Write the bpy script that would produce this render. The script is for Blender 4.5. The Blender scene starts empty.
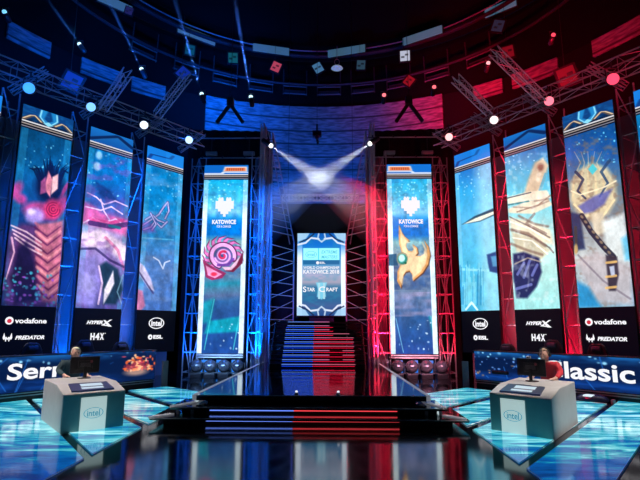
import bpy, bmesh, math, random
import numpy as np
from mathutils import Vector, Matrix
random.seed(7); RNG = np.random.RandomState(11)
SC = bpy.context.scene; COL = SC.collection
R = math.radians

# ------------------------------------------------------------------ camera
F, PITCH, YAW, ROLL = 492.457, R(9.98718), R(1.16146), R(.114585)
cp, sp, cy, sy, cr, sr = math.cos(PITCH), math.sin(PITCH), math.cos(YAW), math.sin(YAW), math.cos(ROLL), math.sin(ROLL)
fw = Vector((-sy*cp, cy*cp, sp)); rt = Vector((cy, sy, 0)); up = rt.cross(fw)
rt2 = cr*rt + sr*up; up2 = -sr*rt + cr*up
cd = bpy.data.cameras.new('camera'); cam = bpy.data.objects.new('camera', cd); COL.objects.link(cam)
cd.sensor_width = 36; cd.lens = F/640*36; cd.clip_end = 300
m = Matrix.Identity(4)
for i in range(3):
    m[i][0] = rt2[i]; m[i][1] = up2[i]; m[i][2] = -fw[i]
m[0][3], m[1][3], m[2][3] = .4755, 0, 2.0
cam.matrix_world = m; SC.camera = cam

# ------------------------------------------------------------------ world, exposure, lights
SC.view_settings.view_transform = 'Standard'; SC.view_settings.look = 'None'
SC.view_settings.exposure = 0; SC.view_settings.gamma = 1; SC.view_settings.use_curve_mapping = False
SC.cycles.max_bounces = 6; SC.cycles.volume_bounces = 0
SC.cycles.sample_clamp_indirect = 4; SC.cycles.use_light_tree = False
w = bpy.data.worlds.new('world'); SC.world = w; w.use_nodes = True
w.node_tree.nodes['Background'].inputs[0].default_value = (.004, .006, .02, 1)
w.node_tree.nodes['Background'].inputs[1].default_value = .35
BLUE = (.0, .12, 1.0); RED = (1.0, .006, .045); WHITE = (.75, .85, 1.0)

def lamp(name, kind, loc, target, energy, color, size=1.0, size_y=None, spot=None, blend=.3, spread=None):
    l = bpy.data.lights.new(name, kind); o = bpy.data.objects.new(name, l); COL.objects.link(o)
    o.location = loc; l.energy = energy; l.color = color
    d = Vector(target)-Vector(loc); o.rotation_euler = d.to_track_quat('-Z', 'Y').to_euler()
    if kind == 'AREA':
        l.size = size
        if spread: l.spread = R(spread)
        if size_y: l.shape = 'RECTANGLE'; l.size_y = size_y
    else:
        l.shadow_soft_size = size
    if kind == 'SPOT':
        l.spot_size = R(spot); l.spot_blend = blend
    return o

for sx, c in ((-1, BLUE), (1, RED)):
    k = 1.0 if sx < 0 else .75
    # wash lamps along the banner wall, the towers and the stair; each one throws a limited cone
    lamp('wash_lamp', 'AREA', (sx*4.9, 16.6, 9.2), (sx*9.0, 17.0, 4.0), 480*k, c, 3.0, .4, spread=75)
    lamp('wash_lamp', 'AREA', (sx*8.6, 17.6, .25), (sx*8.9, 18.3, 7), 330*k, c, 5.5, .3, spread=110)
    lamp('wash_lamp', 'AREA', (sx*4.0, 18.6, 9.6), (sx*4.0, 21.5, 4.0), 170*k, c, 3, .4, spread=70)
    lamp('wash_lamp', 'AREA', (sx*5.35, 20.2, .3), (sx*5.35, 21.0, 6), 70*k, c, .6, .3, spread=70)
    lamp('wash_lamp', 'AREA', (sx*2.5, 20.3, .65), (sx*2.5, 21.8, 7), 170*k, c, .8, .3, spread=70)
    lamp('wash_lamp', 'AREA', (sx*2.2, 17.5, 9.5), (sx*2.2, 21.8, 4.5), 130*k, c, 1.0, .4, spread=50)
    lamp('wash_lamp', 'AREA', (sx*9.0, 20.0, 10.6), (sx*13.5, 29, 18.8), 800*k, c, 3, 1, spread=95)
    lamp('wash_lamp', 'AREA', (sx*6.2, 25.0, 11.4), (sx*(10.2 if sx > 0 else 8.0), 34.5, 18.6), 330*k, c, 2, 1, spread=50)
    lamp('wash_lamp', 'AREA', (sx*7.6, 12.0, 8.6), (sx*7.6, 16.5, 10.6), 40*k, c, 4, .4, spread=70)
    lamp('foot_fill', 'AREA', (sx*4.0, 18.9, .9), (sx*4.0, 20.3, .4), 25, (.25, .5, 1) if sx < 0 else (.9, .35, .5), 2.0, .2, spread=100)  # unseen fill added to brighten the moving heads at the tower feet
lamp('wash_lamp', 'AREA', (0, 26.5, 4.0), (-1, 38, 14.0), 650, (.0, .13, 1), 4, 2, spread=90)
# white key lamps of the stage, which light the two podiums and players
for sx in (-1, 1):
    lamp('key_lamp', 'SPOT', (sx*9.3, 9.0, 10.5), (sx*4.9, 10.9, .9), 6500, (1, .84, .76), .3, spot=17, blend=.5)

# ------------------------------------------------------------------ materials
def nt(name):
    m = bpy.data.materials.new(name); m.use_nodes = True
    return m, m.node_tree.nodes, m.node_tree.links
MATS = {}
def mat(name, color, rough=.5, metal=0, spec=.5, emit=None, es=0, noise=.12, nscale=6):
    if name in MATS: return MATS[name]
    m, n, l = nt(name); b = n['Principled BSDF']
    b.inputs['Roughness'].default_value = rough; b.inputs['Metallic'].default_value = metal
    b.inputs['Specular IOR Level'].default_value = spec
    tc = n.new('ShaderNodeTexCoord'); no = n.new('ShaderNodeTexNoise'); no.inputs['Scale'].default_value = nscale
    l.new(tc.outputs['Object'], no.inputs['Vector'])
    mx = n.new('ShaderNodeMix'); mx.data_type = 'RGBA'
    mx.inputs[6].default_value = tuple(c*(1-noise) for c in color)+(1,); mx.inputs[7].default_value = tuple(min(1, c*(1+noise)) for c in color)+(1,)
    l.new(no.outputs['Fac'], mx.inputs[0]); l.new(mx.outputs[2], b.inputs['Base Color'])
    if emit:
        b.inputs['Emission Color'].default_value = (*emit, 1); b.inputs['Emission Strength'].default_value = es
    MATS[name] = m; return m
def lin(c):
    c = np.asarray(c, float)/255.; return np.where(c <= .04045, c/12.92, ((c+.055)/1.055)**2.4)
def emis(name, srgb, es=1.0, base=(.02, .02, .02)):
    return mat(name, base, .35, emit=tuple(lin(srgb)), es=es)
def led_material(name, strength):
    m, n, l = nt(name); b = n['Principled BSDF']
    b.inputs['Base Color'].default_value = (.004, .004, .004, 1); b.inputs['Roughness'].default_value = .6; b.inputs['Specular IOR Level'].default_value = .08
    a = n.new('ShaderNodeAttribute'); a.attribute_name = 'Col'
    l.new(a.outputs['Color'], b.inputs['Emission Color']); b.inputs['Emission Strength'].default_value = strength
    return m
LED = led_material('led_display', 1.28)
ALU = mat('aluminium_tube', (.36, .36, .38), .4, .6)
STEEL = mat('galvanised_steel', (.5, .5, .52), .45, .5)
BLACK = mat('black_paint', (.012, .012, .014), .5)
BLACKM = mat('black_plastic', (.02, .02, .024), .35)
CLOTH = mat('backdrop_cloth', (.30, .30, .32), .9, nscale=1.5, noise=.25)
DRAPE = mat('black_drape', (.008, .008, .01), .95)
DARK = mat('dark_steel', (.05, .05, .055), .5, .3)
TXT = emis('white_lettering', (250, 250, 255), 1.0)
EDGE = mat('pale_edge_trim', (.7, .72, .75), .3, .2)
SKIN = mat('skin', (.62, .36, .27), .55)

# ------------------------------------------------------------------ tags and mesh helpers
def tag(o, label=None, cat=None, group=None, kind=None):
    if label: o['label'] = label
    if cat: o['category'] = cat
    if group: o['group'] = group
    if kind: o['kind'] = kind
    return o
def empty(name, loc=(0, 0, 0), rz=0, label=None, cat=None, group=None):
    o = bpy.data.objects.new(name, None); COL.objects.link(o); o.location = loc; o.rotation_euler = (0, 0, rz); o.empty_display_size = .1
    return tag(o, label, cat, group)
class MB:
    def __init__(s): s.v = []; s.f = []; s.smooth = False
    def add(s, vs, fs):
        b = len(s.v); s.v += [tuple(v) for v in vs]; s.f += [tuple(i+b for i in f) for f in fs]; return s
    def box(s, c, d, rz=0, M=None):
        vs = []
        for x in (-.5, .5):
            for y in (-.5, .5):
                for z in (-.5, .5):
                    v = Vector((x*d[0], y*d[1], z*d[2]))
                    if rz: v.rotate(Matrix.Rotation(rz, 3, 'Z'))
                    if M: v = M @ v
                    vs.append(v+Vector(c))
        return s.add(vs, [(0, 1, 3, 2), (4, 6, 7, 5), (0, 4, 5, 1), (2, 3, 7, 6), (0, 2, 6, 4), (1, 5, 7, 3)])
    def bb(s, x0, x1, y0, y1, z0, z1): return s.box(((x0+x1)/2, (y0+y1)/2, (z0+z1)/2), (abs(x1-x0), abs(y1-y0), abs(z1-z0)))
    def tube(s, p, q, r, n=6, r2=None):
        p = Vector(p); q = Vector(q); d = (q-p)
        if d.length < 1e-6: return s
        M = d.to_track_quat('Z', 'Y').to_matrix(); r2 = r if r2 is None else r2
        vs = []
        for e, rr in ((p, r), (q, r2)):
            for i in range(n):
                a = 2*math.pi*i/n; vs.append(e+M @ Vector((rr*math.cos(a), rr*math.sin(a), 0)))
        fs = [(i, (i+1) % n, n+(i+1) % n, n+i) for i in range(n)]
        fs += [tuple(range(n))[::-1], tuple(range(n, 2*n))]
        return s.add(vs, fs)
    def lathe(s, prof, n=20, M=None, c=(0, 0, 0)):
        vs = []
        for (r, z) in prof:
            for i in range(n):
                a = 2*math.pi*i/n; v = Vector((r*math.cos(a), r*math.sin(a), z))
                if M: v = M @ v
                vs.append(v+Vector(c))
        fs = []
        for k in range(len(prof)-1):
            for i in range(n): fs.append((k*n+i, k*n+(i+1) % n, (k+1)*n+(i+1) % n, (k+1)*n+i))
        fs += [tuple(range(n))[::-1], tuple((len(prof)-1)*n+i for i in range(n))]
        return s.add(vs, fs)
    def prism(s, pts, y0, y1):
        n = len(pts); vs = [(x, y0, z) for x, z in pts]+[(x, y1, z) for x, z in pts]
        return s.add(vs, [tuple(range(n)), tuple(range(n, 2*n))[::-1]]+[(i, n+i, n+(i+1) % n, (i+1) % n) for i in range(n)])
    def slab(s, pts, z0, z1):
        n = len(pts); vs = [(x, y, z0) for x, y in pts]+[(x, y, z1) for x, y in pts]
        return s.add(vs, [tuple(range(n))[::-1], tuple(range(n, 2*n))]+[(i, (i+1) % n, n+(i+1) % n, n+i) for i in range(n)])
    def build(s, name, m, parent=None, bevel=0, smooth=False, fix=True):
        me = bpy.data.meshes.new(name); me.from_pydata(s.v, [], s.f); me.materials.append(m)
        if fix:
            b = bmesh.new(); b.from_mesh(me); bmesh.ops.recalc_face_normals(b, faces=b.faces)
            if bevel: bmesh.ops.bevel(b, geom=list(b.edges), offset=bevel, segments=2, affect='EDGES', profile=.5)
            b.to_mesh(me); b.free()
        if smooth:
            for p in me.polygons: p.use_smooth = True
        o = bpy.data.objects.new(name, me); COL.objects.link(o)
        if parent: o.parent = parent
        return o
def structure(o, label=None): o['kind'] = 'structure'; return tag(o, label)
def copy_tree(o, parent=None):
    c = o.copy(); COL.objects.link(c); c.parent = parent
    for ch in list(o.children): copy_tree(ch, c)
    return c
def text(s, name, parent, cx, cz, wid, hei, m=None, y=-.012, bold=.012, shear=0, depth=.004, label=None, flat=False):
    """lettering fitted to a width and height, standing on the local XZ plane facing -Y"""
    cu = bpy.data.curves.new('t', 'FONT'); cu.body = s; cu.size = 1; cu.offset = bold; cu.shear = shear; cu.extrude = .01; cu.resolution_u = 4
    to = bpy.data.objects.new('t', cu); COL.objects.link(to); dg = bpy.context.evaluated_depsgraph_get(); dg.update()
    me = bpy.data.meshes.new_from_object(to.evaluated_get(dg)); bpy.data.objects.remove(to); bpy.data.curves.remove(cu)
    me.name = name
    co = np.array([v.co[:] for v in me.vertices]); mn, mx = co.min(0), co.max(0)
    out = np.zeros_like(co)
    out[:, 0] = cx+((co[:, 0]-mn[0])/(mx[0]-mn[0])-.5)*wid
    out[:, 2] = cz+((co[:, 1]-mn[1])/(mx[1]-mn[1])-.5)*hei
    out[:, 1] = y-((co[:, 2]-mn[2])/(mx[2]-mn[2]))*depth
    me.vertices.foreach_set('co', out.ravel()); me.materials.clear(); me.materials.append(m or TXT)
    o = bpy.data.objects.new(name, me); COL.objects.link(o); o.parent = parent
    if label: o['label'] = label
    return o

# ------------------------------------------------------------------ painting of LED contents
def vnoise(X, Y, sx, sy, seed):
    g = np.random.RandomState(seed).rand(64, 64)
    u = X/sx; v = Y/sy; iu = np.floor(u).astype(int); iv = np.floor(v).astype(int); fu = u-iu; fv = v-iv
    fu = fu*fu*(3-2*fu); fv = fv*fv*(3-2*fv)
    G = lambda a, b: g[a % 64, b % 64]
    return (G(iu, iv)*(1-fu)+G(iu+1, iv)*fu)*(1-fv)+(G(iu, iv+1)*(1-fu)+G(iu+1, iv+1)*fu)*fv
class Art:
    def __init__(s, X, Y, S, T): s.X, s.Y, s.S, s.T = X, Y, S, T; s.C = np.zeros(X.shape+(3,))
    def mix(s, a, c):
        a = np.clip(a, 0, 1)[..., None]; s.C = s.C*(1-a)+np.array(c, float)*a
    def grad(s, stops):
        t = [q[0] for q in stops]
        for k in range(3): s.C[..., k] = np.interp(s.Y, t, [q[1][k] for q in stops])
    def blob(s, x, y, rx, ry, c, ang=0, a=1., soft=.35):
        ca, sa = math.cos(R(ang)), math.sin(R(ang)); dx = s.X-x; dy = s.Y-y
        d = np.sqrt(((dx*ca+dy*sa)/rx)**2+((-dx*sa+dy*ca)/ry)**2)
        s.mix(a*np.clip((1+soft/2-d)/soft, 0, 1), c)
    def line(s, pts, w, c, a=1., w2=None, soft=.5):
        out = np.zeros(s.X.shape); n = len(pts)-1
        for i in range(n):
            (x0, y0), (x1, y1) = pts[i], pts[i+1]; dx, dy = x1-x0, y1-y0; L = dx*dx+dy*dy+1e-9
            t = np.clip(((s.X-x0)*dx+(s.Y-y0)*dy)/L, 0, 1); d = np.hypot(s.X-x0-t*dx, s.Y-y0-t*dy)
            wa = w if w2 is None else w+(w2-w)*(i+t)/n
            out = np.maximum(out, np.clip((wa/2+soft/2-d)/soft, 0, 1))
        s.mix(out*a, c)
    def poly(s, pts, c, a=1., soft=.6):
        ins = np.zeros(s.X.shape, bool); dm = np.full(s.X.shape, 1e9); n = len(pts)
        for i in range(n):
            (x0, y0), (x1, y1) = pts[i], pts[(i+1) % n]
            if y0 != y1:
                cnd = ((y0 > s.Y) != (y1 > s.Y)) & (s.X < (x1-x0)*(s.Y-y0)/(y1-y0)+x0); ins ^= cnd
            dx, dy = x1-x0, y1-y0; L = dx*dx+dy*dy+1e-9
            t = np.clip(((s.X-x0)*dx+(s.Y-y0)*dy)/L, 0, 1); dm = np.minimum(dm, np.hypot(s.X-x0-t*dx, s.Y-y0-t*dy))
        s.mix(a*np.clip(np.where(ins, dm, -dm)/soft+.5, 0, 1), c)
    def stars(s, n, x0, x1, y0, y1, c, seed, r=.7):
        rr = np.random.RandomState(seed)
        for i in range(n): s.blob(rr.uniform(x0, x1), rr.uniform(y0, y1), r*rr.uniform(.5, 1.3), r*rr.uniform(.5, 1.3), c, 0, rr.uniform(.4, 1), .9)
    def mottle(s, amt, sx, sy, seed, c=(255, 255, 255), thr=.5, pw=2):
        n = .6*vnoise(s.X, s.Y, sx, sy, seed)+.4*vnoise(s.X, s.Y, sx*.45, sy*.45, seed+1)
        s.mix(amt*np.clip((n-thr)/(1-thr)*pw, 0, 1), c)
def display(name, parent, x0, x1, z0, z1, quad, fn, y=-.005, res=.55, label=None, mat_=None, grit=0):
    """a flat LED face on the local XZ plane; quad = picture coordinates of its corners (TL, TR, BL, BR) in which fn paints its content"""
    (ax, ay), (bx, by), (cx, cy_), (dx, dy) = quad
    W = max(abs(bx-ax), abs(dx-cx)); H = max(abs(cy_-ay), abs(dy-by)); nx = max(2, int(W/res)); ny = max(2, int(H/res))
    S, T = np.meshgrid(np.linspace(0, 1, nx+1), np.linspace(0, 1, ny+1))
    X = (ax*(1-S)+bx*S)*(1-T)+(cx*(1-S)+dx*S)*T; Y = (ay*(1-S)+by*S)*(1-T)+(cy_*(1-S)+dy*S)*T
    a = Art(X, Y, S, T); fn(a)
    if grit:
        g = .5*vnoise(X, Y, 5, 9, 301)+.3*vnoise(X, Y, 2.2, 3.4, 302)+.2*vnoise(X, Y, .9, 1.2, 303); a.C = np.clip(a.C*(1+grit*(g[..., None]-.5)*2), 0, 255)
    c = lin(np.clip(a.C, 0, 255)); c = np.concatenate([c, np.ones(c.shape[:2]+(1,))], -1).reshape(-1, 4).astype(np.float32)
    V = np.stack([x0+(x1-x0)*S, np.full(S.shape, y), z1+(z0-z1)*T], -1).reshape(-1, 3)
    i = np.arange(nx*ny); r_, q = i//nx, i % nx; a0 = r_*(nx+1)+q
    Fc = np.stack([a0, a0+nx+1, a0+nx+2, a0+1], -1)
    me = bpy.data.meshes.new(name); me.vertices.add(len(V)); me.vertices.foreach_set('co', V.ravel())
    me.loops.add(len(Fc)*4); me.loops.foreach_set('vertex_index', Fc.ravel().astype(np.int32))
    me.polygons.add(len(Fc)); me.polygons.foreach_set('loop_start', (np.arange(len(Fc))*4).astype(np.int32))
    me.update(calc_edges=True)
    at = me.color_attributes.new('Col', 'FLOAT_COLOR', 'POINT'); at.data.foreach_set('color', c.ravel())
    me.materials.append(mat_ or LED); o = bpy.data.objects.new(name, me); COL.objects.link(o); o.parent = parent
    if label: o['label'] = label
    return o

# ================================================================== THE HALL
def floor_black():
    m, n, l = nt('black_gloss_floor'); b = n['Principled BSDF']
    b.inputs['Base Color'].default_value = (.006, .006, .008, 1); b.inputs['Roughness'].default_value = .07
    b.inputs['IOR'].default_value = 1.9
    tc = n.new('ShaderNodeTexCoord'); no = n.new('ShaderNodeTexNoise'); no.inputs['Scale'].default_value = 1.1; no.inputs['Detail'].default_value = 3
    l.new(tc.outputs['Object'], no.inputs['Vector']); mr = n.new('ShaderNodeMapRange'); mr.inputs[3].default_value = .04; mr.inputs[4].default_value = .13
    l.new(no.outputs['Fac'], mr.inputs[0]); l.new(mr.outputs[0], b.inputs['Roughness']); return m
GLOSS = floor_black()
structure(MB().bb(-22, 22, -3, 40, -.1, 0).build('floor', GLOSS))

YC = 18.0
def arc_wall(name, m, r0, r1, z0, z1, a0, a1, n=48, thick=.3, lab=None):
    b = MB(); vs = []
    for i in range(n+1):
        a = a0+(a1-a0)*i/n; c, s_ = math.sin(a), math.cos(a)
        for (r, z) in ((r0, z0), (r1, z1), (r1+thick, z1), (r0+thick, z0)): vs.append((r*c, YC+r*s_, z))
    fs = []
    for i in range(n):
        for k in range(4): fs.append((i*4+k, i*4+(k+1) % 4, i*4+4+(k+1) % 4, i*4+4+k))
    fs += [(0, 1, 2, 3), (n*4+3, n*4+2, n*4+1, n*4)]
    b.add(vs, fs); return structure(b.build(name, m), lab)
def plank_mat():
    m, n, l = nt('hall_wall_boards'); b = n['Principled BSDF']; b.inputs['Roughness'].default_value = .8
    tc = n.new('ShaderNodeTexCoord'); sx = n.new('ShaderNodeSeparateXYZ'); l.new(tc.outputs['Object'], sx.inputs[0])
    mm = n.new('ShaderNodeMath'); mm.operation = 'FRACT'; m2 = n.new('ShaderNodeMath'); m2.operation = 'MULTIPLY'; m2.inputs[1].default_value = .9
    l.new(sx.outputs['Z'], m2.inputs[0]); l.new(m2.outputs[0], mm.inputs[0])
    gt = n.new('ShaderNodeMath'); gt.operation = 'GREATER_THAN'; gt.inputs[1].default_value = .12; l.new(mm.outputs[0], gt.inputs[0])
    no = n.new('ShaderNodeTexNoise'); no.inputs['Scale'].default_value = 1.4; mp = n.new('ShaderNodeMapping'); mp.inputs['Scale'].default_value = (1, 1, 5)
    l.new(tc.outputs['Object'], mp.inputs[0]); l.new(mp.outputs[0], no.inputs['Vector'])
    cr_ = n.new('ShaderNodeValToRGB'); cr_.color_ramp.elements[0].position = .35; cr_.color_ramp.elements[0].color = (.18, .18, .19, 1); cr_.color_ramp.elements[1].position = .7; cr_.color_ramp.elements[1].color = (.5, .5, .52, 1)
    l.new(no.outputs['Fac'], cr_.inputs[0]); mx = n.new('ShaderNodeMix'); mx.data_type = 'RGBA'; mx.inputs[6].default_value = (.08, .08, .08, 1)
    l.new(gt.outputs[0], mx.inputs[0]); l.new(cr_.outputs[0], mx.inputs[7]); l.new(mx.outputs[2], b.inputs['Base Color']); return m
PLANK = plank_mat()
arc_wall('wall_back', PLANK, 20.4, 20.4, 0, 20, R(-27), R(27), 40)
HW = mat('dark_hall_wall', (.012, .012, .014), .85, spec=.1)
arc_wall('wall_left', HW, 20.6, 20.6, 0, 20, R(-120), R(-27), 40)
arc_wall('wall_right', HW, 20.6, 20.6, 0, 20, R(27), R(120), 40)
# lit board sections high on the hall wall, between the dark pillars of the stand
segs = [(-66.3, -58.8), (-53, -45.2), (-43, -36), (34, 40), (42, 51), (57.5, 66)]
for a0, a1 in segs:
    o = arc_wall('wall_board_section', PLANK, 20.2, 20.2, 18.75, 19.85, R(a0), R(a1), 8, .15)
CEIL = mat('dark_ceiling', (.006, .006, .007), .95, spec=.1, nscale=.6)
RC = 21.8   # the ceiling ring of the hall has its own centre
b = MB(); vs = []; N = 96
for k, (r, z, yc) in enumerate(((20.7, 20.02, YC), (17.6, 23.9, RC-.6), (17.7, 24.3, RC-.6), (20.9, 20.3, YC))):
    for i in range(N): vs.append((r*math.sin(2*math.pi*i/N), yc+r*math.cos(2*math.pi*i/N), z))
structure(b.add(vs, [(k*N+i, k*N+(i+1) % N, (k+1) % 4*N+(i+1) % N, (k+1) % 4*N+i) for k in range(4) for i in range(N)]).build('ceiling_gallery', CEIL))
b = MB(); vs = []; N = 64
for k, (r, z) in enumerate(((17.7, 24.35), (15.5, 27.5), (10, 30), (4, 31))):
    for i in range(N): vs.append((r*math.sin(2*math.pi*i/N), RC-.6+r*math.cos(2*math.pi*i/N), z))
fs = [(k*N+i, k*N+(i+1) % N, (k+1)*N+(i+1) % N, (k+1)*N+i) for k in range(3) for i in range(N)]+[tuple(3*N+i for i in range(N))]
structure(b.add(vs, fs).build('ceiling', CEIL, smooth=True))

RC = 21.8   # the ceiling ring of the hall has its own centre
def ringpt(a, r, z): return Vector((r*math.sin(a), RC+r*math.cos(a), z))
rr = empty('rigging_ring', (0, RC, 24), 0, 'dark steel ring hanging under the dome with a thin pipe rail', 'ring')
def ring_part(name, r, z, tube, parent, m, a0=-100, a1=100, n=80):
    b = MB(); off = Vector((0, RC, 24)); pts = [ringpt(R(a0+(a1-a0)*i/n), r, z)-off for i in range(n+1)]
    for i in range(n): b.tube(pts[i], pts[i+1], tube, 6)
    return b.build(name, m, parent)
ring_part('ring_beam', 15.4, 23.85, .16, rr, DARK); ring_part('pipe_rail', 15.3, 24.25, .05, rr, STEEL); ring_part('lower_beam', 15.9, 21.6, .1, rr, DARK)
PALE = mat('frosted_ring_light', (.10, .16, .20), .5, emit=(.05, .15, .24), es=.6)
rim = [(-36.5, -43, 'leftmost and dimmest'), (-18.5, -8, ''), (-33, -22.5, ''), (-8.5, 8.5, ''), ]
rims = [((178, 28), (215, 42)), ((253, 47), (289, 52)), ((328, 54), (365, 48)), ((403, 42), (442, 29)), ((485, 14), (516, 1)), ((98, -4), (132, 11))]
def ray(x, y):
    return (rt2*(x-320)/F+up2*(240-y)/F+fw).normalized()
def at_z(x, y, z):
    d = ray(x, y); c = cam.matrix_world.translation; return c+d*((z-2)/d.z)
def at_y(x, y, Y):
    d = ray(x, y); c = cam.matrix_world.translation; return c+d*(Y/d.y)
for k, (p, q) in enumerate(rims):
    P, Q = at_z(*p, 24), at_z(*q, 24); mid = (P+Q)/2; rz = math.atan2(Q.y-P.y, Q.x-P.x)
    where = ['above the third blue beam', 'left of the dome centre line', 'nearest right of the dome centre line', 'second from right above the red half', 'far right above the red half', 'far left above the blue half'][k]
    e = empty('ring_light', mid, rz, 'pale blue tube light on the ring, '+where, 'ceiling light', 'tube lights on the ceiling ring')
    L = (Q-P).length
    MB().box((0, 0, 0), (L, .12, .62)).build('diffuser', PALE, e, .02); MB().box((0, .12, 0), (L+.1, .1, .7)).build('housing', DARK, e)
# gallery ribs and frames, built as one grid of service pipes per bay
bays = [-52, -40, -29, -18.5, -8.5, 1.5, 11.5, 22, 33, 45]
names = ['far left', 'second from left', 'third from left', 'fourth from left', 'left of the hanging round lamp', 'right of the hanging round lamp', 'behind the lit white panel', 'third from right', 'second from right', 'far right']
for k, a in enumerate(bays):
    a = R(a); P = ringpt(a, 15.8, 23.0); e = empty('gallery_frame', P, -a, 'steel service frame under the ceiling gallery, bay '+names[k], 'frame', 'service frames of the ceiling gallery')
    b = MB()
    for x in (-.95, .95): MB().tube((x, .2, -2.3), (x, .0, -.2), .05).build('hanger', DARK, e)
    b = MB()
    for z, x0, x1 in ((-2.25, -.95, .95), (-1.6, -.95, .95)): b.tube((x0, .1, z), (x1, .1, z), .05)
    b.build('cross_pipe', mat('dull_pipe', (.16, .16, .17), .6, .3), e)
    MB().box((0, .5, -1.9), (1.7, .5, .08)).build('tray', DARK, e)

# hanging panels (small pictures / lamp frames) below the gallery
def hang_panel(px, py, size, rot, srgb, es, what, z=22):
    P = at_z(px, py, z); d = (cam.matrix_world.translation-P); rz = math.atan2(d.y, d.x)+math.pi/2
    e = empty('hanging_panel', P, rz, what, 'hanging panel', 'small panels hung under the gallery')
    e.rotation_euler = (0, 0, rz)
    M = Matrix.Rotation(R(rot), 3, 'Y'); s = size
    MB().box((0, .04, 0), (s*1.12, .1, s*1.25), M=M).build('frame', BLACK, e)
    m = emis('panel_glow_%d_%d' % (px, py), srgb, es)
    MB().box((0, -.03, 0), (s*.86, .03, s), M=M).build('face', m, e, .01)
    b = MB(); b.tube((-s*.1, .04, s*.5), (-s*.1, .04, 23.9-z), .015, 5); b.build('cable', BLACK, e)
    b = MB()
    for q in (-.2, .15): b.box((q*s, -.05, q*s*.6), (s*.3, .02, s*.18), M=M)
    b.build('picture_patch', emis('patch_%d' % px, tuple(c*.45 for c in srgb), es), e)
hang_panel(129, 11, .5, 10, (40, 40, 110), .6, 'tiny dim panel under the gallery at the upper left corner')
hang_panel(190, 50, .75, 3, (10, 85, 120), .7, 'dim teal panel at the third blue beam')
hang_panel(183, 73, .8, 38, (20, 50, 170), .7, 'blue panel tilted onto its corner beside the third blue beam', 19.5)
hang_panel(233, 58, .8, -3, (20, 95, 110), .7, 'dim teal panel left of the fourth blue beam')
hang_panel(276, 67, .78, 22, (190, 70, 95), .8, 'pink red tilted panel right of the fourth blue beam')
hang_panel(318, 68, .78, -30, (70, 120, 165), .8, 'pale blue tilted panel left of the white round lamp')
hang_panel(361, 65, .75, 4, (45, 75, 95), .7, 'grey teal panel right of the white round lamp')
hang_panel(405, 56, .82, 0, (190, 195, 215), .9, 'brightest panel, white and grey, hanging upright over the red half')
hang_panel(409, 81, .7, 40, (170, 20, 35), .7, 'small red panel tilted under the bright white one', 19.5)
hang_panel(498, 26, .8, 20, (30, 35, 55), .9, 'dark grey panel beneath the far right tube light')
hang_panel(508, 52, .8, -5, (140, 12, 28), .7, 'red square panel under the dark grey panel', 20)
hang_panel(567, 76, .85, -12, (150, 12, 28), .75, 'large red panel at the far right above the banners', 13.5)
hang_panel(72, 82, .85, 18, (15, 55, 185), .75, 'large blue panel at the far left above the banners', 13.5)
P = at_z(337, 68, 22); e = empty('round_lamp', P, 0, 'white round dish lamp hanging under the gallery by a ring', 'lamp')
MB().lathe([(.1, .16), (.4, .05), (.46, -.04), (.3, -.1)], 24).build('dish', mat('lamp_dish', (.6, .7, .72), .5, emit=(.22, .32, .36), es=.6), e, smooth=True)
b = MB()
for i in range(12):
    a, c = 2*math.pi*i/12, 2*math.pi*(i+1)/12; b.tube((.2*math.cos(a), 0, .5+.25*math.sin(a)), (.2*math.cos(c), 0, .5+.25*math.sin(c)), .025)
b.tube((0, 0, .75), (0, 0, 1.9), .02); b.build('hanger_ring', STEEL, e)

# ================================================================== BANNER WALLS
def frame_of(sx):
    TH = math.atan2(3.8, 2.7)
    return TH*(-sx)
WL = lambda sx, d, off=0: Vector((sx*(8.27-d*.5792+0)+(-sx)*off*.8152, 15.7+d*.8152-off*.5792*1, 0))  # d along wall from inner edge of outermost banner; off towards the stage
# picture coordinates of each banner: TL TR BL BR of the whole LED content below its trim
BAN = {(-1, 3): ((0, 100), (40, 100), (0, 300), (40, 300)), (1, 3): ((0, 100), (40, 100), (0, 300), (40, 300)), (-1, 0): ((23, 126), (74.5, 141), (1, 305), (54, 305.7)), (-1, 1): ((91, 148.7), (131.5, 160), (74.6, 308.3), (119.3, 308.3)), (-1, 2): ((147.5, 164.7), (183, 174), (135.4, 310), (173.7, 310.6)),
       (1, 0): ((563.5, 134), (616, 117), (581, 308), (640, 307)), (1, 1): ((504, 158), (546, 144), (515.7, 310), (564, 309)), (1, 2): ((453, 171), (489, 160), (461, 313), (500, 311))}

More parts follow.
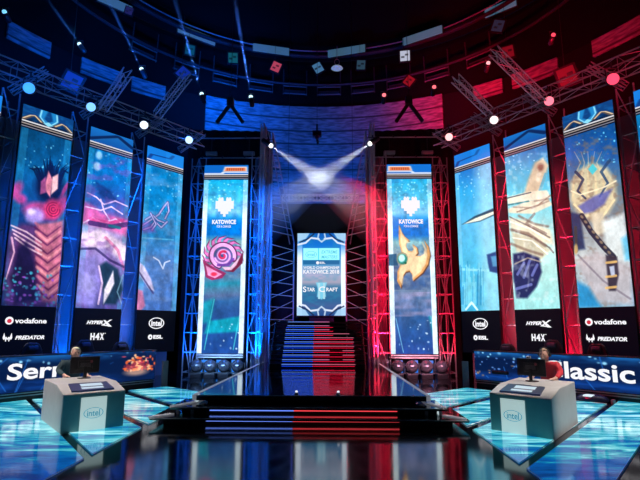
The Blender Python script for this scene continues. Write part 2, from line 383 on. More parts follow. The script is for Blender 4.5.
def art_l1(a):
    a.grad([(120, (4, 60, 105)), (170, (8, 90, 150)), (215, (16, 60, 130)), (260, (40, 35, 95)), (306, (16, 26, 70))])
    a.mix(.35*(np.abs(a.S-.08) < .06), (40, 150, 200)); a.mix(.35*(np.abs(a.S-.92) < .06), (40, 150, 200))
    a.stars(26, 25, 75, 145, 178, (120, 220, 255), 3, .8)
    rr = np.random.RandomState(4)
    for i in range(26):   # dark plume fanning upward
        t = rr.uniform(-1, 1); a.line([(50+t*8, 190), (50+t*17, 172-6*(1-abs(t))), (50+t*24+rr.uniform(-2, 2), 158+rr.uniform(-3, 9)+abs(t)*10)], 3.2, (6, 18, 50), .8, .5)
    a.blob(50, 188, 15, 17, (9, 16, 48), 0, .9, .5)
    for p, c in ((((44, 190), (49, 172), (53, 181), (50, 199)), (225, 130, 150)), (((51, 196), (53, 178), (59, 175), (58, 190)), (245, 190, 195)), (((40, 196), (41, 183), (46, 178), (46, 194)), (150, 70, 120))): a.poly(p, c, .95, 1.5)   # pale coral shards
    for p in ((17, 192, 5, 9), (21, 201, 6, 5), (63, 205, 6, 9), (66, 190, 2, 8)): a.blob(*p, (215, 60, 140), 30, .75, .8)
    a.mottle(.7, 3, 3, 5, (180, 30, 110), .55, 1.5) if False else None
    a.blob(40, 213, 17, 9, (190, 70, 140), 8, .9, .5); a.blob(53, 211, 9, 10, (225, 50, 95), 0, .9, .6)
    for r in (7, 4.5, 2): a.line([(53+r*math.cos(q), 211+r*math.sin(q)) for q in np.linspace(0, 5.2, 14)], 1.1, (120, 15, 60), .8)
    a.blob(34, 218, 9, 8, (175, 150, 235), 0, .95, .6); a.blob(31, 214, 4, 3, (225, 210, 255), 0, .8, .9)
    a.poly([(10, 234), (22, 226), (62, 228), (58, 262), (56, 306), (4, 306)], (95, 45, 95), .75, 5)
    a.poly([(36, 226), (63, 222), (61, 262), (57, 303), (40, 300), (34, 262)], (190, 105, 125), .9, 4)
    for k in range(8):
        y = 230+k*8.6; a.line([(35, y-5), (46, y+4), (60, y-6)], 2.6, (235, 150, 160) if k % 2 else (205, 110, 140), .75, 1.6, 1.2); a.line([(34, y-1), (46, y+8), (60, y-2)], 2.2, (80, 20, 70), .75, 1.2, 1)
    for k in range(4): a.line([(12+k, 228+k*4), (26, 234+k*5), (40, 244+k*4)], 1.6, (235, 200, 215), .75)
    a.poly([(17, 250), (26, 243), (33, 262), (36, 300), (14, 303), (10, 280)], (16, 14, 48), .85, 5)
    a.line([(12, 240), (14, 254), (6, 280)], 2, (225, 170, 200), .8, 1); a.line([(4, 250), (3, 290)], 2, (150, 110, 200), .6)
    a.stars(60, 2, 56, 268, 305, (60, 160, 190), 8, 1.3); a.stars(30, 2, 56, 272, 305, (150, 80, 200), 9, 1.4)
    a.mix(.55*np.clip((a.Y-280)/26, 0, 1), (18, 24, 80))
def art_l2(a):
    a.grad([(145, (6, 105, 165)), (185, (8, 100, 165)), (205, (50, 75, 160)), (232, (170, 150, 200)), (262, (150, 130, 200)), (308, (75, 75, 150))])
    a.mix(.3*(a.S < .12), (60, 190, 225)); a.mix(.3*(a.S > .9), (60, 190, 225)); a.stars(30, 80, 132, 152, 200, (140, 225, 255), 13, .8)
    a.blob(99.5, 157, 3, 4.2, (140, 190, 225), 0, .9, .6); a.blob(97.5, 168.5, 3.4, 4.2, (165, 205, 235), 0, .95, .6)
    a.poly([(96, 184), (110, 193), (118, 206), (110, 208), (98, 196)], (20, 40, 85), .8, 3)
    a.poly([(84, 205), (104, 214), (128, 222), (125, 238), (100, 230), (82, 226)], (225, 90, 160), .85, 5); a.poly([(88, 200), (120, 205), (124, 220), (100, 216)], (60, 90, 170), .7, 4)
    for L in (((88, 196), (96, 200), (103, 207), (114, 203), (126, 208)), ((86, 210), (100, 213), (110, 209), (121, 216)), ((100, 202), (103, 214), (108, 222), (104, 230)), ((84, 226), (92, 221), (103, 226), (114, 221), (124, 228))): a.line(L, 1.3, (235, 200, 245), .95)
    a.line([(90, 226), (110, 229), (126, 226)], 5, (60, 35, 90), .85); a.line([(90, 222), (108, 225), (122, 222)], 3, (215, 60, 130), .7); a.line([(108, 228), (118, 230)], 3, (20, 110, 120), .8)
    a.poly([(80, 236), (100, 232), (126, 248), (124, 266), (104, 250), (80, 250)], (240, 215, 235), .9, 4); a.line([(104, 240), (116, 252), (122, 270)], 3, (225, 110, 160), .7)
    a.mottle(.5, 9, 6, 21, (110, 70, 150), .5, 2)
    a.line([(80, 252), (94, 251), (108, 262), (122, 268)], 2.4, (40, 30, 80), .7)
    a.poly([(78, 262), (95, 258), (98, 285), (92, 306), (76, 306)], (140, 130, 210), .8, 5); a.blob(86, 286, 6, 9, (170, 165, 225), 0, .6, 1)
    a.poly([(97, 268), (104, 263), (116, 270), (121, 290), (114, 304), (101, 304), (100, 285)], (15, 45, 65), .9, 3)
    a.poly([(111, 272), (112, 284), (106, 296), (101, 304), (102, 290)], (235, 225, 245), .95, 1.5); a.line([(97, 268), (100, 284), (96, 304)], 1.8, (225, 195, 235), .9); a.line([(121, 276), (115, 292), (120, 304)], 1.2, (130, 180, 210), .7)
def art_l3(a):
    a.grad([(160, (4, 115, 175)), (205, (8, 125, 190)), (235, (30, 120, 180)), (262, (70, 115, 180)), (310, (60, 100, 170))])
    a.mix(.35*(a.S < .12), (70, 190, 230)); a.mix(.5*(a.S > .88), (80, 180, 225)); a.stars(40, 140, 183, 167, 215, (150, 230, 255), 23, .8)
    for L in (((142, 228), (150, 222), (158, 216), (163, 208), (167, 203), (168, 212), (164, 220)), ((145, 222), (152, 217), (157, 222), (163, 224)), ((143, 232), (150, 229), (154, 223), (160, 229), (166, 223)), ((150, 215), (155, 226), (151, 232))): a.line(L, 2.6, (40, 40, 110), .8); a.line(L, 1.1, (200, 190, 240), .9)
    a.poly([(141, 224), (150, 224), (155, 234), (142, 236)], (120, 80, 170), .6, 3)
    a.line([(138, 240), (172, 241)], 1.2, (90, 180, 215), .7); a.mottle(.35, 14, 5, 25, (130, 150, 195), .4, 2)
    a.line([(152, 259), (157, 262), (160, 268), (161, 270), (163, 264), (168, 262)], 1.3, (215, 225, 250), .85)
    a.poly([(136, 262), (143, 268), (149, 280), (152, 292), (147, 290), (138, 276)], (205, 190, 225), .9, 1.5); a.line([(137, 272), (147, 288), (151, 294)], 1.6, (60, 55, 110), .8)
    a.poly([(135, 290), (141, 292), (143, 306), (139, 311), (134, 311)], (205, 110, 150), .85, 2)
def art_r1(a):
    a.grad([(115, (12, 70, 135)), (150, (16, 85, 160)), (185, (90, 120, 140)), (215, (120, 130, 140)), (260, (190, 195, 195)), (308, (130, 170, 195))])
    a.stars(24, 565, 618, 120, 165, (120, 225, 255), 33, .9)
    for i, t in enumerate(np.linspace(-1, 1, 15)): a.line([(594+t*20, 196), (593+t*18, 176), (592+t*10, 160), (592+t*17, 148)], 2.6, ((200, 190, 150) if i % 3 == 0 else (40, 120, 150)), .6, .5)
    a.poly([(571, 182), (580, 168), (594, 160), (610, 166), (619, 180), (620, 200), (612, 214), (596, 222), (580, 214), (571, 200)], (226, 205, 160), .85, 5)
    a.mottle(.55, 6, 5, 35, (130, 105, 90), .5, 2)
    a.line([(577, 170), (585, 178), (579, 190), (588, 198)], 3.5, (20, 40, 75), .8, 2); a.line([(612, 158), (604, 170), (611, 182), (603, 196)], 3.5, (20, 60, 100), .8, 2)   # curling dark ribbons
    a.poly([(595, 161), (600, 167), (595, 173), (590, 167)], (60, 200, 215), .95, 1)
    a.line([(572, 190), (582, 194), (596, 190), (608, 186), (619, 180)], 1.6, (240, 225, 190), .9); a.poly([(580, 206), (596, 196), (616, 188), (608, 204), (596, 212), (586, 214)], (75, 85, 165), .8, 3)
    a.line([(575, 204), (584, 212), (590, 222)], 2, (235, 215, 170), .9); a.line([(618, 200), (610, 212), (603, 222)], 2, (235, 215, 170), .9)
    a.poly([(570, 212), (582, 214), (588, 250), (574, 252)], (20, 40, 80), .85, 3); a.poly([(594, 214), (606, 212), (612, 232), (598, 238)], (215, 200, 175), .9, 3)
    a.poly([(606, 222), (628, 214), (634, 262), (612, 262)], (220, 228, 228), .9, 5); a.line([(584, 216), (594, 232), (608, 248), (618, 258)], 6, (25, 30, 50), .9)
    rr = np.random.RandomState(6)
    for t in np.linspace(0, 1, 9): a.blob(584+34*t, 217+42*t, 2.2, 1.3, (140, 120, 100), 40, .9, .6)
    a.line([(577, 228), (578, 252)], 3.4, (60, 60, 60), .9); a.blob(577.5, 250, 2.2, 5, (200, 165, 110), 0, .9, .6)
    a.poly([(577, 262), (600, 252), (636, 268), (638, 306), (600, 302)], (185, 175, 180), .8, 6); a.line([(580, 256), (608, 282), (636, 300)], 2, (110, 100, 115), .6)
    a.poly([(578, 282), (592, 288), (606, 308), (580, 308)], (20, 130, 190), .85, 5); a.poly([(626, 240), (636, 232), (638, 262), (630, 262)], (60, 175, 220), .7, 4)
    a.poly([(610, 256), (622, 258), (624, 276), (621, 292), (614, 292), (612, 276)], (45, 40, 55), .9, 2)
    for y in (264, 278, 289): a.line([(611, y), (621, y-1)], 2.4, (225, 180, 110), .9)
    a.poly([(614, 268), (619, 267), (620, 276), (616, 277)], (190, 200, 225), .9, 1)
def art_r2(a):
    a.grad([(143, (10, 95, 165)), (172, (25, 165, 205)), (200, (95, 200, 220)), (240, (190, 225, 220)), (275, (175, 225, 220)), (309, (150, 215, 215))])
    a.stars(22, 505, 545, 152, 172, (170, 240, 255), 43, .8)
    a.poly([(535, 163), (543, 158), (549, 166), (541, 195), (524, 200), (528, 184)], (215, 185, 150), .9, 3); a.blob(541, 168, 3, 4, (110, 70, 60), 0, .8, .8); a.line([(546, 175), (541, 192)], 2.6, (60, 160, 190), .8)
    a.poly([(507, 199), (530, 193), (548, 192), (552, 200), (530, 203), (508, 206)], (235, 225, 200), .95, 1.5); a.line([(507, 200), (532, 194)], 1.2, (20, 60, 80), .9)
    a.poly([(508, 211), (526, 204), (548, 199), (554, 207), (535, 216), (509, 215)], (228, 216, 190), .95, 1.5); a.line([(508, 207), (530, 203)], 1.6, (25, 120, 130), .9); a.line([(518, 214), (540, 207), (552, 197)], 1.4, (130, 105, 90), .8)
    a.poly([(510, 220), (526, 222), (552, 232), (556, 247), (540, 244), (511, 230)], (235, 220, 190), .9, 3); a.line([(510, 219), (530, 228), (552, 240)], 1.4, (110, 95, 90), .8); a.line([(536, 216), (528, 226), (548, 236)], 2.6, (120, 95, 90), .6)
    a.poly([(512, 234), (532, 238), (554, 252), (544, 262), (518, 254)], (205, 190, 160), .85, 3); a.line([(513, 232), (536, 240), (552, 250), (556, 255)], 1.6, (90, 80, 80), .8)
    for L, w_ in ((((512, 232), (530, 236), (548, 248)), 3), (((520, 218), (536, 226), (550, 229)), 2.2), (((512, 246), (528, 252), (545, 257)), 2.6), (((536, 203), (550, 201)), 1.4), (((514, 209), (534, 210), (550, 203)), 1.2)): a.line(L, w_, (125, 100, 88), .75, soft=1.4)
    for L in (((511, 224), (532, 231), (552, 243)), ((514, 240), (534, 243), (550, 256))): a.line(L, 1.6, (255, 250, 235), .9)
    a.poly([(514, 256), (526, 254), (542, 260), (545, 274), (540, 288), (530, 299), (518, 299), (514, 280)], (22, 30, 80), .95, 2.5)
    for L in (((519, 276), (526, 265)), ((526, 279), (532, 263)), ((535, 277), (540, 267)), ((518, 290), (534, 286))): a.line(L, 2.8, (110, 120, 190), .85)
    a.line([(516, 266), (530, 260), (544, 264)], 1.4, (190, 170, 150), .7); a.mottle(.3, 5, 6, 45, (255, 255, 255), .55, 2)
def art_r3(a):
    a.grad([(160, (12, 100, 190)), (190, (40, 165, 225)), (225, (90, 185, 232)), (262, (75, 180, 220)), (290, (70, 180, 215)), (312, (60, 170, 210))])
    a.mix(.6*np.clip((a.S-.45)/.3, 0, 1), (185, 230, 240)); a.mix(.4*(a.S < .1), (150, 215, 240)); a.stars(26, 455, 488, 165, 200, (170, 235, 255), 53, .8)
    a.poly([(461, 225), (474, 216.5), (494, 208), (497, 214.5), (480, 222)], (20, 55, 80), .9, 1.2); a.poly([(463, 224.5), (475, 218.5), (495, 211), (496, 213.5), (480, 221)], (240, 240, 220), 1, 1)
    a.line([(458, 271), (486, 272), (500, 272)], 2.4, (150, 220, 235), .8); rr = np.random.RandomState(5)
    for i in range(40): x = rr.uniform(458, 484); a.line([(x, 306), (x, rr.uniform(262, 290))], 1.2, (40, 140, 195) if i % 2 else (140, 215, 230), .6)
    a.poly([(487, 256), (496, 253), (499, 275), (490, 273), (488, 264)], (35, 60, 120), .95, 1.5); a.poly([(491, 258), (497, 257), (498, 268), (493, 268)], (90, 160, 200), .8, 1.5)
    a.line([(466, 311), (472, 304), (478, 311)], 2, (215, 240, 245), .9)
def art_edge(a):
    a.grad([(100, (10, 110, 170)), (200, (14, 90, 160)), (300, (30, 60, 120))]); a.mottle(.5, 12, 10, 211, (40, 160, 190), .5, 2); a.stars(30, 0, 40, 105, 200, (150, 230, 255), 212, .8)
ARTS = {(-1, 3): art_edge, (1, 3): art_edge, (-1, 0): art_l1, (-1, 1): art_l2, (-1, 2): art_l3, (1, 0): art_r1, (1, 1): art_r2, (1, 2): art_r3}
def cap_crest(a):     # generic winged crest
    a.C[:] = (10, 60, 120); a.mix(np.clip((a.Y-.55)/.45, 0, 1)*.8, (5, 18, 40)); a.mottle(.4, .12, .18, 61, (20, 110, 180), .5, 2)
    for q in (1, -1):
        X = lambda x: .5+q*x
        a.poly([(X(.03), .0), (X(.16), .0), (X(.2), .45), (X(.13), .8), (X(.0), .95), (X(.0), .72), (X(.09), .55)], (30, 130, 195), .9, .04); a.line([(X(.15), .05), (X(.17), .5), (X(.08), .78)], .03, (150, 225, 245), .9, soft=.02)
        a.line([(X(.12), .85), (X(.26), .55), (X(.34), .62), (X(.47), .95)], .085, (90, 75, 70), .95, soft=.03); a.line([(X(.14), .83), (X(.27), .53), (X(.35), .6), (X(.48), .9)], .03, (235, 205, 165), .95, soft=.02)
    a.poly([(.4, .85), (.5, .7), (.6, .85), (.5, 1)], (140, 215, 235), .9, .03)
def cap_plain(a):
    a.C[:] = (22, 105, 185); a.mix(.6*np.clip(a.Y, 0, 1), (12, 60, 130)); a.line([(0, .85), (.3, .5), (.62, .12), (1.0, .65)], .16, (8, 30, 75), .9, soft=.05)
    a.line([(.05, .95), (.3, .62), (.62, .25), (.95, .8)], .05, (30, 95, 160), .8, soft=.03)
def cap_chevron_small(a):
    a.C[:] = (20, 115, 205); a.line([(.05, .95), (.12, .6), (.62, .5), (.7, .2)], .09, (10, 45, 110), .8, soft=.04); a.mix(.3*(a.S > .5), (40, 140, 225))
def bar_art(a):
    for y0, y1, c in ((0, .18, (205, 205, 210)), (.18, .36, (25, 25, 40)), (.36, .5, (150, 140, 135)), (.5, .72, (10, 12, 25)), (.72, .84, (120, 120, 135)), (.84, 1, (8, 15, 40))): a.mix(((a.T >= y0) & (a.T <= y1)).astype(float), c)
UQ = ((0, 0), (1, 0), (0, 1), (1, 1))
TINT = {(-1, 0): 'left', }
labels = {(-1, 0): 'tall LED banner with pink and violet armour-like artwork, outermost on the blue side', (-1, 1): 'tall LED banner with violet lightning and white fang artwork, middle of the blue side',
          (-1, 2): 'tall LED banner of plain blue water with small violet claws, nearest the blue tower', (1, 0): 'tall LED banner with cream ornament and dark chain artwork, outermost on the red side',
          (1, 1): 'tall LED banner with cream blades and a dark blue fist, middle of the red side', (-1, 3): 'LED banner cut by the left picture edge, plain teal water, beside the pink armour one', (1, 3): 'LED banner cut by the right picture edge, plain blue water, beside the cream ornament one', (1, 2): 'tall LED banner of pale sky with one white blade tip, nearest the red tower'}
BK = mat('led_black', (.003, .003, .004), .6, spec=.08, emit=tuple(lin((4, 6, 16))), es=1)
VRED = emis('red_mark', (215, 40, 60), 1.0); 
def disc(name, parent, cx, cz, r, m, y, rz_=None, sq=1, n=28, thick=.006, label=None, inner=0):
    b = MB(); vs = []; 
    if inner:
        for yy in (y, y-thick):
            for rr_ in (r, inner):
                for i in range(n): a = 2*math.pi*i/n; vs.append((cx+rr_*math.cos(a), yy, cz+(rr_*math.sin(a) if rr_ == r else (rr_-(r-inner)*.25)*math.sin(a))*sq))
        fs = []
        for i in range(n):
            j = (i+1) % n; fs += [(i, j, n+j, n+i), (2*n+i, 3*n+i, 3*n+j, 2*n+j), (i, 2*n+i, 2*n+j, j), (n+i, n+j, 3*n+j, 3*n+i)]
        b.add(vs, fs)
    else:
        b.prism([(cx+r*math.cos(2*math.pi*i/n), cz+r*sq*math.sin(2*math.pi*i/n)) for i in range(n)], y-thick, y)
    o = b.build(name, m, parent); 
    if label: o['label'] = label
    return o
def sponsors(parent, k, w):
    """logo rows on the black foot of a banner, local x centre 0; z in metres"""
    if k == 0:
        disc('roundel', parent, -.53, 2.16, .115, TXT, -.012, label='white roundel with red centre')
        disc('roundel_mark', parent, -.53, 2.15, .062, VRED, -.019); text('vodafone', 'lettering', parent, .08, 2.16, .92, .155, bold=.03)
        b = MB()   # angular horned mask
        for q in (1, -1):
            b.prism([(-.53+q*x, 1.66+z) for x, z in ((.0, -.02), (.03, .03), (.06, .01), (.1, .14), (.13, .0), (.1, -.06), (.07, -.03), (.05, -.11), (.03, -.1), (.035, -.04), (.0, -.06))], -.02, -.012)
        b.build('mask_mark', TXT, parent); text('PREDATOR', 'lettering', parent, .1, 1.66, .84, .12, bold=.045, shear=.25)
    elif k == 1:
        text('HYPER', 'lettering', parent, -.13, 2.13, .58, .12, bold=.05, shear=.35)
        b = MB(); b.prism([(.17, 2.21), (.24, 2.21), (.5, 1.99), (.36, 1.99)], -.02, -.012); b.prism([(.5, 2.23), (.42, 2.23), (.1, 2.03), (.22, 2.06)], -.021, -.013); b.prism([(.22, 2.06), (.1, 2.03), (.42, 2.0), (.3, 2.05)], -.0195, -.0125)
        b.build('swoosh_mark', TXT, parent)
        [text(ch_, 'block_letter', parent, x_, 1.66, .15, .23, bold=.05) for ch_, x_ in (('H', -.17), ('4', .0), ('X', .165))]; text('TM', 'small_lettering', parent, .27, 1.76, .05, .03)
    else:
        disc('oval_ring', parent, 0, 2.12, .34, TXT, -.012, sq=.62, inner=.3); text('intel', 'lettering', parent, .0, 2.12, .46, .22, bold=.035)
        disc('round_mark', parent, -.24, 1.61, .095, TXT, -.012); disc('round_mark_core', parent, -.235, 1.6, .03, BK, -.019); text('ESL', 'lettering', parent, .1, 1.61, .42, .14, bold=.05)
for sx in (-1, 1):
    for k, (d0, d1) in enumerate(((-1.6, 0), (.62, 2.28), (2.9, 4.62), (-3.85, -2.2))):
        # wall coordinate d runs from the outermost banner towards the stage axis
        dm = (d0+d1)/2; P = Vector((sx*(8.27-dm*.5792), 15.7+dm*.8152, 0)); w_ = (d1-d0)
        ori = -sx*math.atan2(.8152, .5792)
        e = empty('led_banner', P, ori, labels[(sx, k)], 'LED banner', 'tall LED banners of the two side walls')
        h = w_/2
        MB().bb(-h, h, .012, .13, 1.05, 8.93).build('cabinet', BLACK, e)
        if sx > 0: pass
        display('screen', e, -h, h, 2.6, 8.17, BAN[(sx, k)], ARTS[(sx, k)], 0, grit=.3 if sx < 0 else .13)
        display('trim_bar', e, -h, h, 8.17, 8.42, UQ, bar_art, -.003, .02, 'silver and black trim bar')
        display('head_panel', e, -h, h, 8.42, 8.93, UQ, cap_crest if k == 0 else (cap_plain if k == 1 else cap_chevron_small), 0, .012, ('ornate winged crest' if k == 0 else 'blue head panel'))
        f = MB().bb(-h, h, -.008, .0, 1.05, 2.59).build('sponsor_panel', BK, e); f['label'] = 'black foot panel with white logos'
        if k < 3: sponsors(e, k, w_)

# ================================================================== TWO TOWERS WITH EMBLEMS
def tower_bg(a, right):
    a.grad([(178, (10, 165, 215)), (200, (70, 190, 230)), (214, (120, 195, 235)), (221, (20, 145, 225)), (226, (4, 125, 220)), (237, (4, 115, 210)), (244, (130, 185, 195)), (262, (140, 150, 170)), (290, (110, 130, 160) if right else (60, 120, 160)), (310, (60, 100, 150) if right else (40, 80, 140)), (353, (25, 70, 150))])
    cx = 412 if right else 222
    a.stars(60, cx-26, cx+24, 180, 212, (150, 240, 255), 70+right, .9); a.mottle(.35, 9, 5, 71+right, (30, 90, 160), .5, 2)
    if right:
        a.mix(((a.Y > 268) & (a.Y < 292)).astype(float)*.55*vnoise(a.X, a.Y, 6, 3, 9), (10, 50, 120)); a.mix(((a.Y > 294) & (a.Y < 318)).astype(float)*.7*vnoise(a.X, a.Y, 12, 3, 10), (160, 150, 190))
        a.poly([(430, 318), (440, 318), (442, 336), (434, 336)], (30, 160, 160), .8, 3); a.line([(396, 320), (404, 352)], .9, (120, 190, 230), .8); a.line([(432, 318), (438, 350)], .9, (120, 190, 230), .8)
    else:
        a.poly([(200, 285), (244, 283), (243, 294), (200, 296)], (20, 150, 170), .6, 5); a.poly([(200, 306), (214, 300), (210, 324), (200, 326)], (20, 160, 175), .75, 4); a.poly([(208, 323), (240, 318), (238, 333), (204, 335)], (15, 165, 185), .85, 2.5)
        a.poly([(204, 290), (242, 288), (242, 300), (204, 302)], (110, 110, 150), .5, 5); a.line([(214, 302), (204, 350)], .9, (70, 200, 210), .8); a.line([(242, 300), (232, 350)], .9, (70, 200, 210), .8)
    a.stars(16, cx-20, cx+20, 322, 350, (200, 230, 255), 80, .9)
    a.mix((a.S < .105).astype(float)*np.clip((a.Y-178)/40, .45, 1), (215, 238, 255)); a.mix((a.S > .895).astype(float)*np.clip((a.Y-178)/40, .45, 1), (215, 238, 255))
def art_tl(a):
    tower_bg(a, 0); cx, cy_ = 223, 258.5
    def sp(r, th): return (cx+r*math.cos(th), cy_-r*math.sin(th))
    def spikes(col, gr, al):
        for i in range(10):
            th = R(8+i*24); r0 = 10.6
            a.poly([sp(r0-gr, th-R(9)), sp(r0+3.4, th-R(6)), sp(r0+6.2, th-R(9)), sp(r0+9.4+gr, th-R(24)), sp(r0+7.6+gr, th-R(3)), sp(r0+4.5+gr, th+R(7)), sp(r0-1, th+R(13))], col, al, .7)
    spikes((80, 15, 50), .8, .95); spikes((225, 120, 195), 0, 1)
    a.line([sp(11.4, t) for t in np.linspace(R(-20), R(250), 40)], 5.6, (85, 20, 70), .95, 5)
    a.line([sp(11.0, t) for t in np.linspace(R(-15), R(250), 40)], 3.8, (235, 170, 230), 1, 3.4)
    a.poly([(205, 272), (203, 262), (210, 268), (218, 272), (226, 276), (222, 281), (212, 283), (206, 280)], (150, 45, 95), 1, .8); a.poly([(206, 268), (214, 273), (222, 277), (215, 281), (208, 278)], (235, 150, 200), 1, .8); a.blob(214, 277, 3, 2, (215, 40, 70), 0, .9, .6)
    a.poly([(224, 274), (234, 270), (243, 254), (242, 266), (233, 275)], (120, 30, 60), 1, .8); a.poly([(222, 270), (230, 270), (240, 259), (236, 268), (231, 273), (225, 273)], (240, 195, 225), 1, .8)
    a.blob(cx+.3, cy_+.5, 9.3, 9.3, (70, 80, 130), 0, 1, .1)
    pts = [sp(8.2-6.0*k/60, R(200)-k/60*R(640)*-1) for k in range(61)]
    a.line(pts, 3.0, (185, 120, 205), 1, 1.6); a.line(pts, .9, (240, 200, 240), .9, .5)
    a.line([sp(4.6-3.2*k/30, R(60)+k/30*R(340)) for k in range(31)], 2.6, (215, 45, 90), 1, 1.5); a.line([(218, 268), (228, 268), (233, 262)], 2.6, (110, 60, 160), .9)
def art_tr(a):
    tower_bg(a, 1)
    pts = [(85, 40), (100, 85), (125, 120), (155, 145), (132, 152), (128, 180), (148, 213), (172, 216), (188, 200), (175, 168), (205, 192), (212, 225), (196, 244), (235, 248), (265, 228), (268, 195), (250, 145), (280, 185), (292, 240), (278, 300), (245, 352), (180, 405), (178, 370), (158, 342), (132, 348), (112, 375), (102, 450), (76, 405), (78, 345), (98, 300), (88, 280), (93, 245), (105, 220), (88, 170), (84, 110)]
    q = [(385+x/6.4, 220+y/6.4) for x, y in pts]
    a.poly([(386, 257), (396, 256), (398, 268), (386, 268)], (10, 70, 110), .8, 1)
    a.poly([(x+.8, y+1) for x, y in q], (90, 50, 30), .95, 1.2); a.poly(q, (222, 160, 100), 1, .8)
    c = (410, 262); a.poly([(c[0]+(x-c[0])*.86, c[1]+(y-c[1])*.9) for x, y in q], (250, 222, 178), .9, 1.6)
    a.blob(402, 261, 6, 6.5, (120, 130, 110), 0, .8, .2); a.blob(402.3, 261.5, 4.6, 5, (20, 130, 120), 0, 1, .2); a.blob(401.6, 260.6, 3.2, 3.8, (190, 240, 240), 0, 1, .5); a.blob(405.5, 265.4, 1.2, 1.2, (10, 110, 80), 0, 1, .5)
def tower_cap(a, right):
    a.C[:] = (12, 95, 185); a.mix(.35*(a.S > .5), (25, 125, 220)); s = (lambda x: 1-x) if right else (lambda x: x)
    a.poly([(s(.42), .72), (s(.46), .18), (s(.97), .18), (s(.98), .72)], (235, 215, 205), .95, .05); a.poly([(s(.46), .66), (s(.49), .28), (s(.93), .28), (s(.94), .66)], (215, 105, 60), .95, .05)
    for i in range(8): a.line([(s(.52+i*.05), .35), (s(.52+i*.05), .6)], .015, (120, 45, 30), .8, soft=.02)
    a.line([(s(0), .92), (s(.4), .92), (s(.44), .8), (s(1.), .8)], .09, (220, 225, 235), .95, soft=.04)
TQ = {-1: ((205.6, 180), (248.5, 180), (196.4, 353.6), (241.5, 353.6)), 1: ((385.7, 178.7), (430.5, 178.7), (391, 353.6), (440, 354))}
HEART = ["011.110", "1111111", "1111111", "1111111", "0111110", "0011100", "0001000"]
for sx in (-1, 1):
    xc = -4.02 if sx < 0 else 3.895
    e = empty('emblem_tower', (xc, 20.5, 0), 0, ('tall LED tower with purple spiral shell emblem' if sx < 0 else 'tall LED tower with golden curved blade emblem')+' and white side stripes', 'LED tower')
    h = .955
    MB().bb(-h, h, .012, .4, .72, 8.93).build('cabinet', BLACK, e)
    display('screen', e, -h, h, .92, 8.27, TQ[sx], art_tl if sx < 0 else art_tr, 0, .4, grit=.22)
    display('trim_bar', e, -h, h, 8.27, 8.52, UQ, bar_art, -.003, .02, 'silver and black trim bar')
    display('head_panel', e, -h, h, 8.52, 8.93, UQ, lambda a, s=sx: tower_cap(a, s > 0), 0, .01, 'blue head panel with small orange plate')
    for z in (.75, .84): MB().bb(-h, h, -.03, .0, z, z+.035).build('foot_rail', mat('foot_rail', (.6, .55, .55), .4, .3), e)
    b = MB(); s = .087
    hx = -.02 if sx < 0 else .02; rows = ["0110110", "1111111", "1111111", "1111111", "0111110", "0011100", "0001000"]
    for r_, row in enumerate(rows):
        for c_, ch in enumerate(row):
            if ch == '1': b.bb(hx+(c_-3.5)*.112, hx+(c_-2.5)*.112, -.012, -.006, 7.32-r_*.115, 7.435-r_*.115)
    for c_ in (1, 2, 4, 5): b.bb(hx+(c_-3.5)*.112+.02, hx+(c_-2.5)*.112-.02, -.012, -.006, 7.435, 7.48)
    o = b.build('pixel_heart', TXT, e, fix=False); o['label'] = 'white heart made of square pixels'
    text('KATOWICE', 'lettering', e, hx, 6.40, 1.02, .19, bold=.05); text('FOR A CHANGE', 'small_lettering', e, hx, 6.2, .6, .1, bold=.01)
    VAL = emis('valance_light_as_glow', (40, 130, 240), .9)  # emission stands in for blue lamplight reflected by the valance
    for x in (-.62, 0, .62):
        f = MB().bb(x-.14, x+.14, .06, .1, .12, .66).build('foot_panel_glow', VAL, e); f['label'] = 'foot panel between the moving heads, blue lamplight put in as glow'

# moving heads in front of each tower foot
LENS = {-1: emis('lens_blue', (150, 215, 255), 1.2), 1: emis('lens_red', (255, 175, 190), 1.2)}
def moving_head(root, tilt=90, scale=1.0, sx=-1, lens=None):
    s = scale
    MB().box((0, 0, .07*s), (.34*s, .3*s, .14*s)).build('base', BLACKM, root, .015*s)
    b = MB()
    for q in (-1, 1): b.box((q*.22*s, 0, .3*s), (.03*s, .12*s, .34*s))
    b.box((0, 0, .155*s), (.46*s, .16*s, .03*s)); b.build('yoke', BLACKM, root, .008*s)
    M = Matrix.Rotation(R(tilt), 3, 'X')
    MB().lathe([(.10*s, -.2*s), (.17*s, -.15*s), (.205*s, -.02*s), (.19*s, .1*s), (.13*s, .18*s)], 24, M, (0, 0, .36*s)).build('head', mat('moving_head_shell', (.06, .06, .07), .2), root, smooth=True)
    MB().lathe([(.105*s, .165*s), (.1*s, .185*s), (.05*s, .2*s)], 20, M, (0, 0, .36*s)).build('lens', lens, root, smooth=True)
GL = mat('dark_lens', (.05, .06, .08), .08, 0, .8)
pos = ['outermost', 'second from outside', 'third from outside', 'innermost']
for sx in (-1, 1):
    xs = (-4.83, -4.29, -3.74, -3.19) if sx < 0 else (4.88, 4.28, 3.7, 3.15)
    proto = None
    for i, x in enumerate(xs):
        lab = 'black moving head light on the floor below the %s tower, %s' % (('blue', 'red')[sx > 0], pos[i])
        if proto is None:
            proto = empty('moving_head_light', (x, 20.1, 0)); moving_head(proto, 70, 1.25, sx, GL); o = proto
        else: o = copy_tree(proto); o.location = (x, 20.1, 0)
        tag(o, lab, 'stage light', 'moving heads at the tower feet')

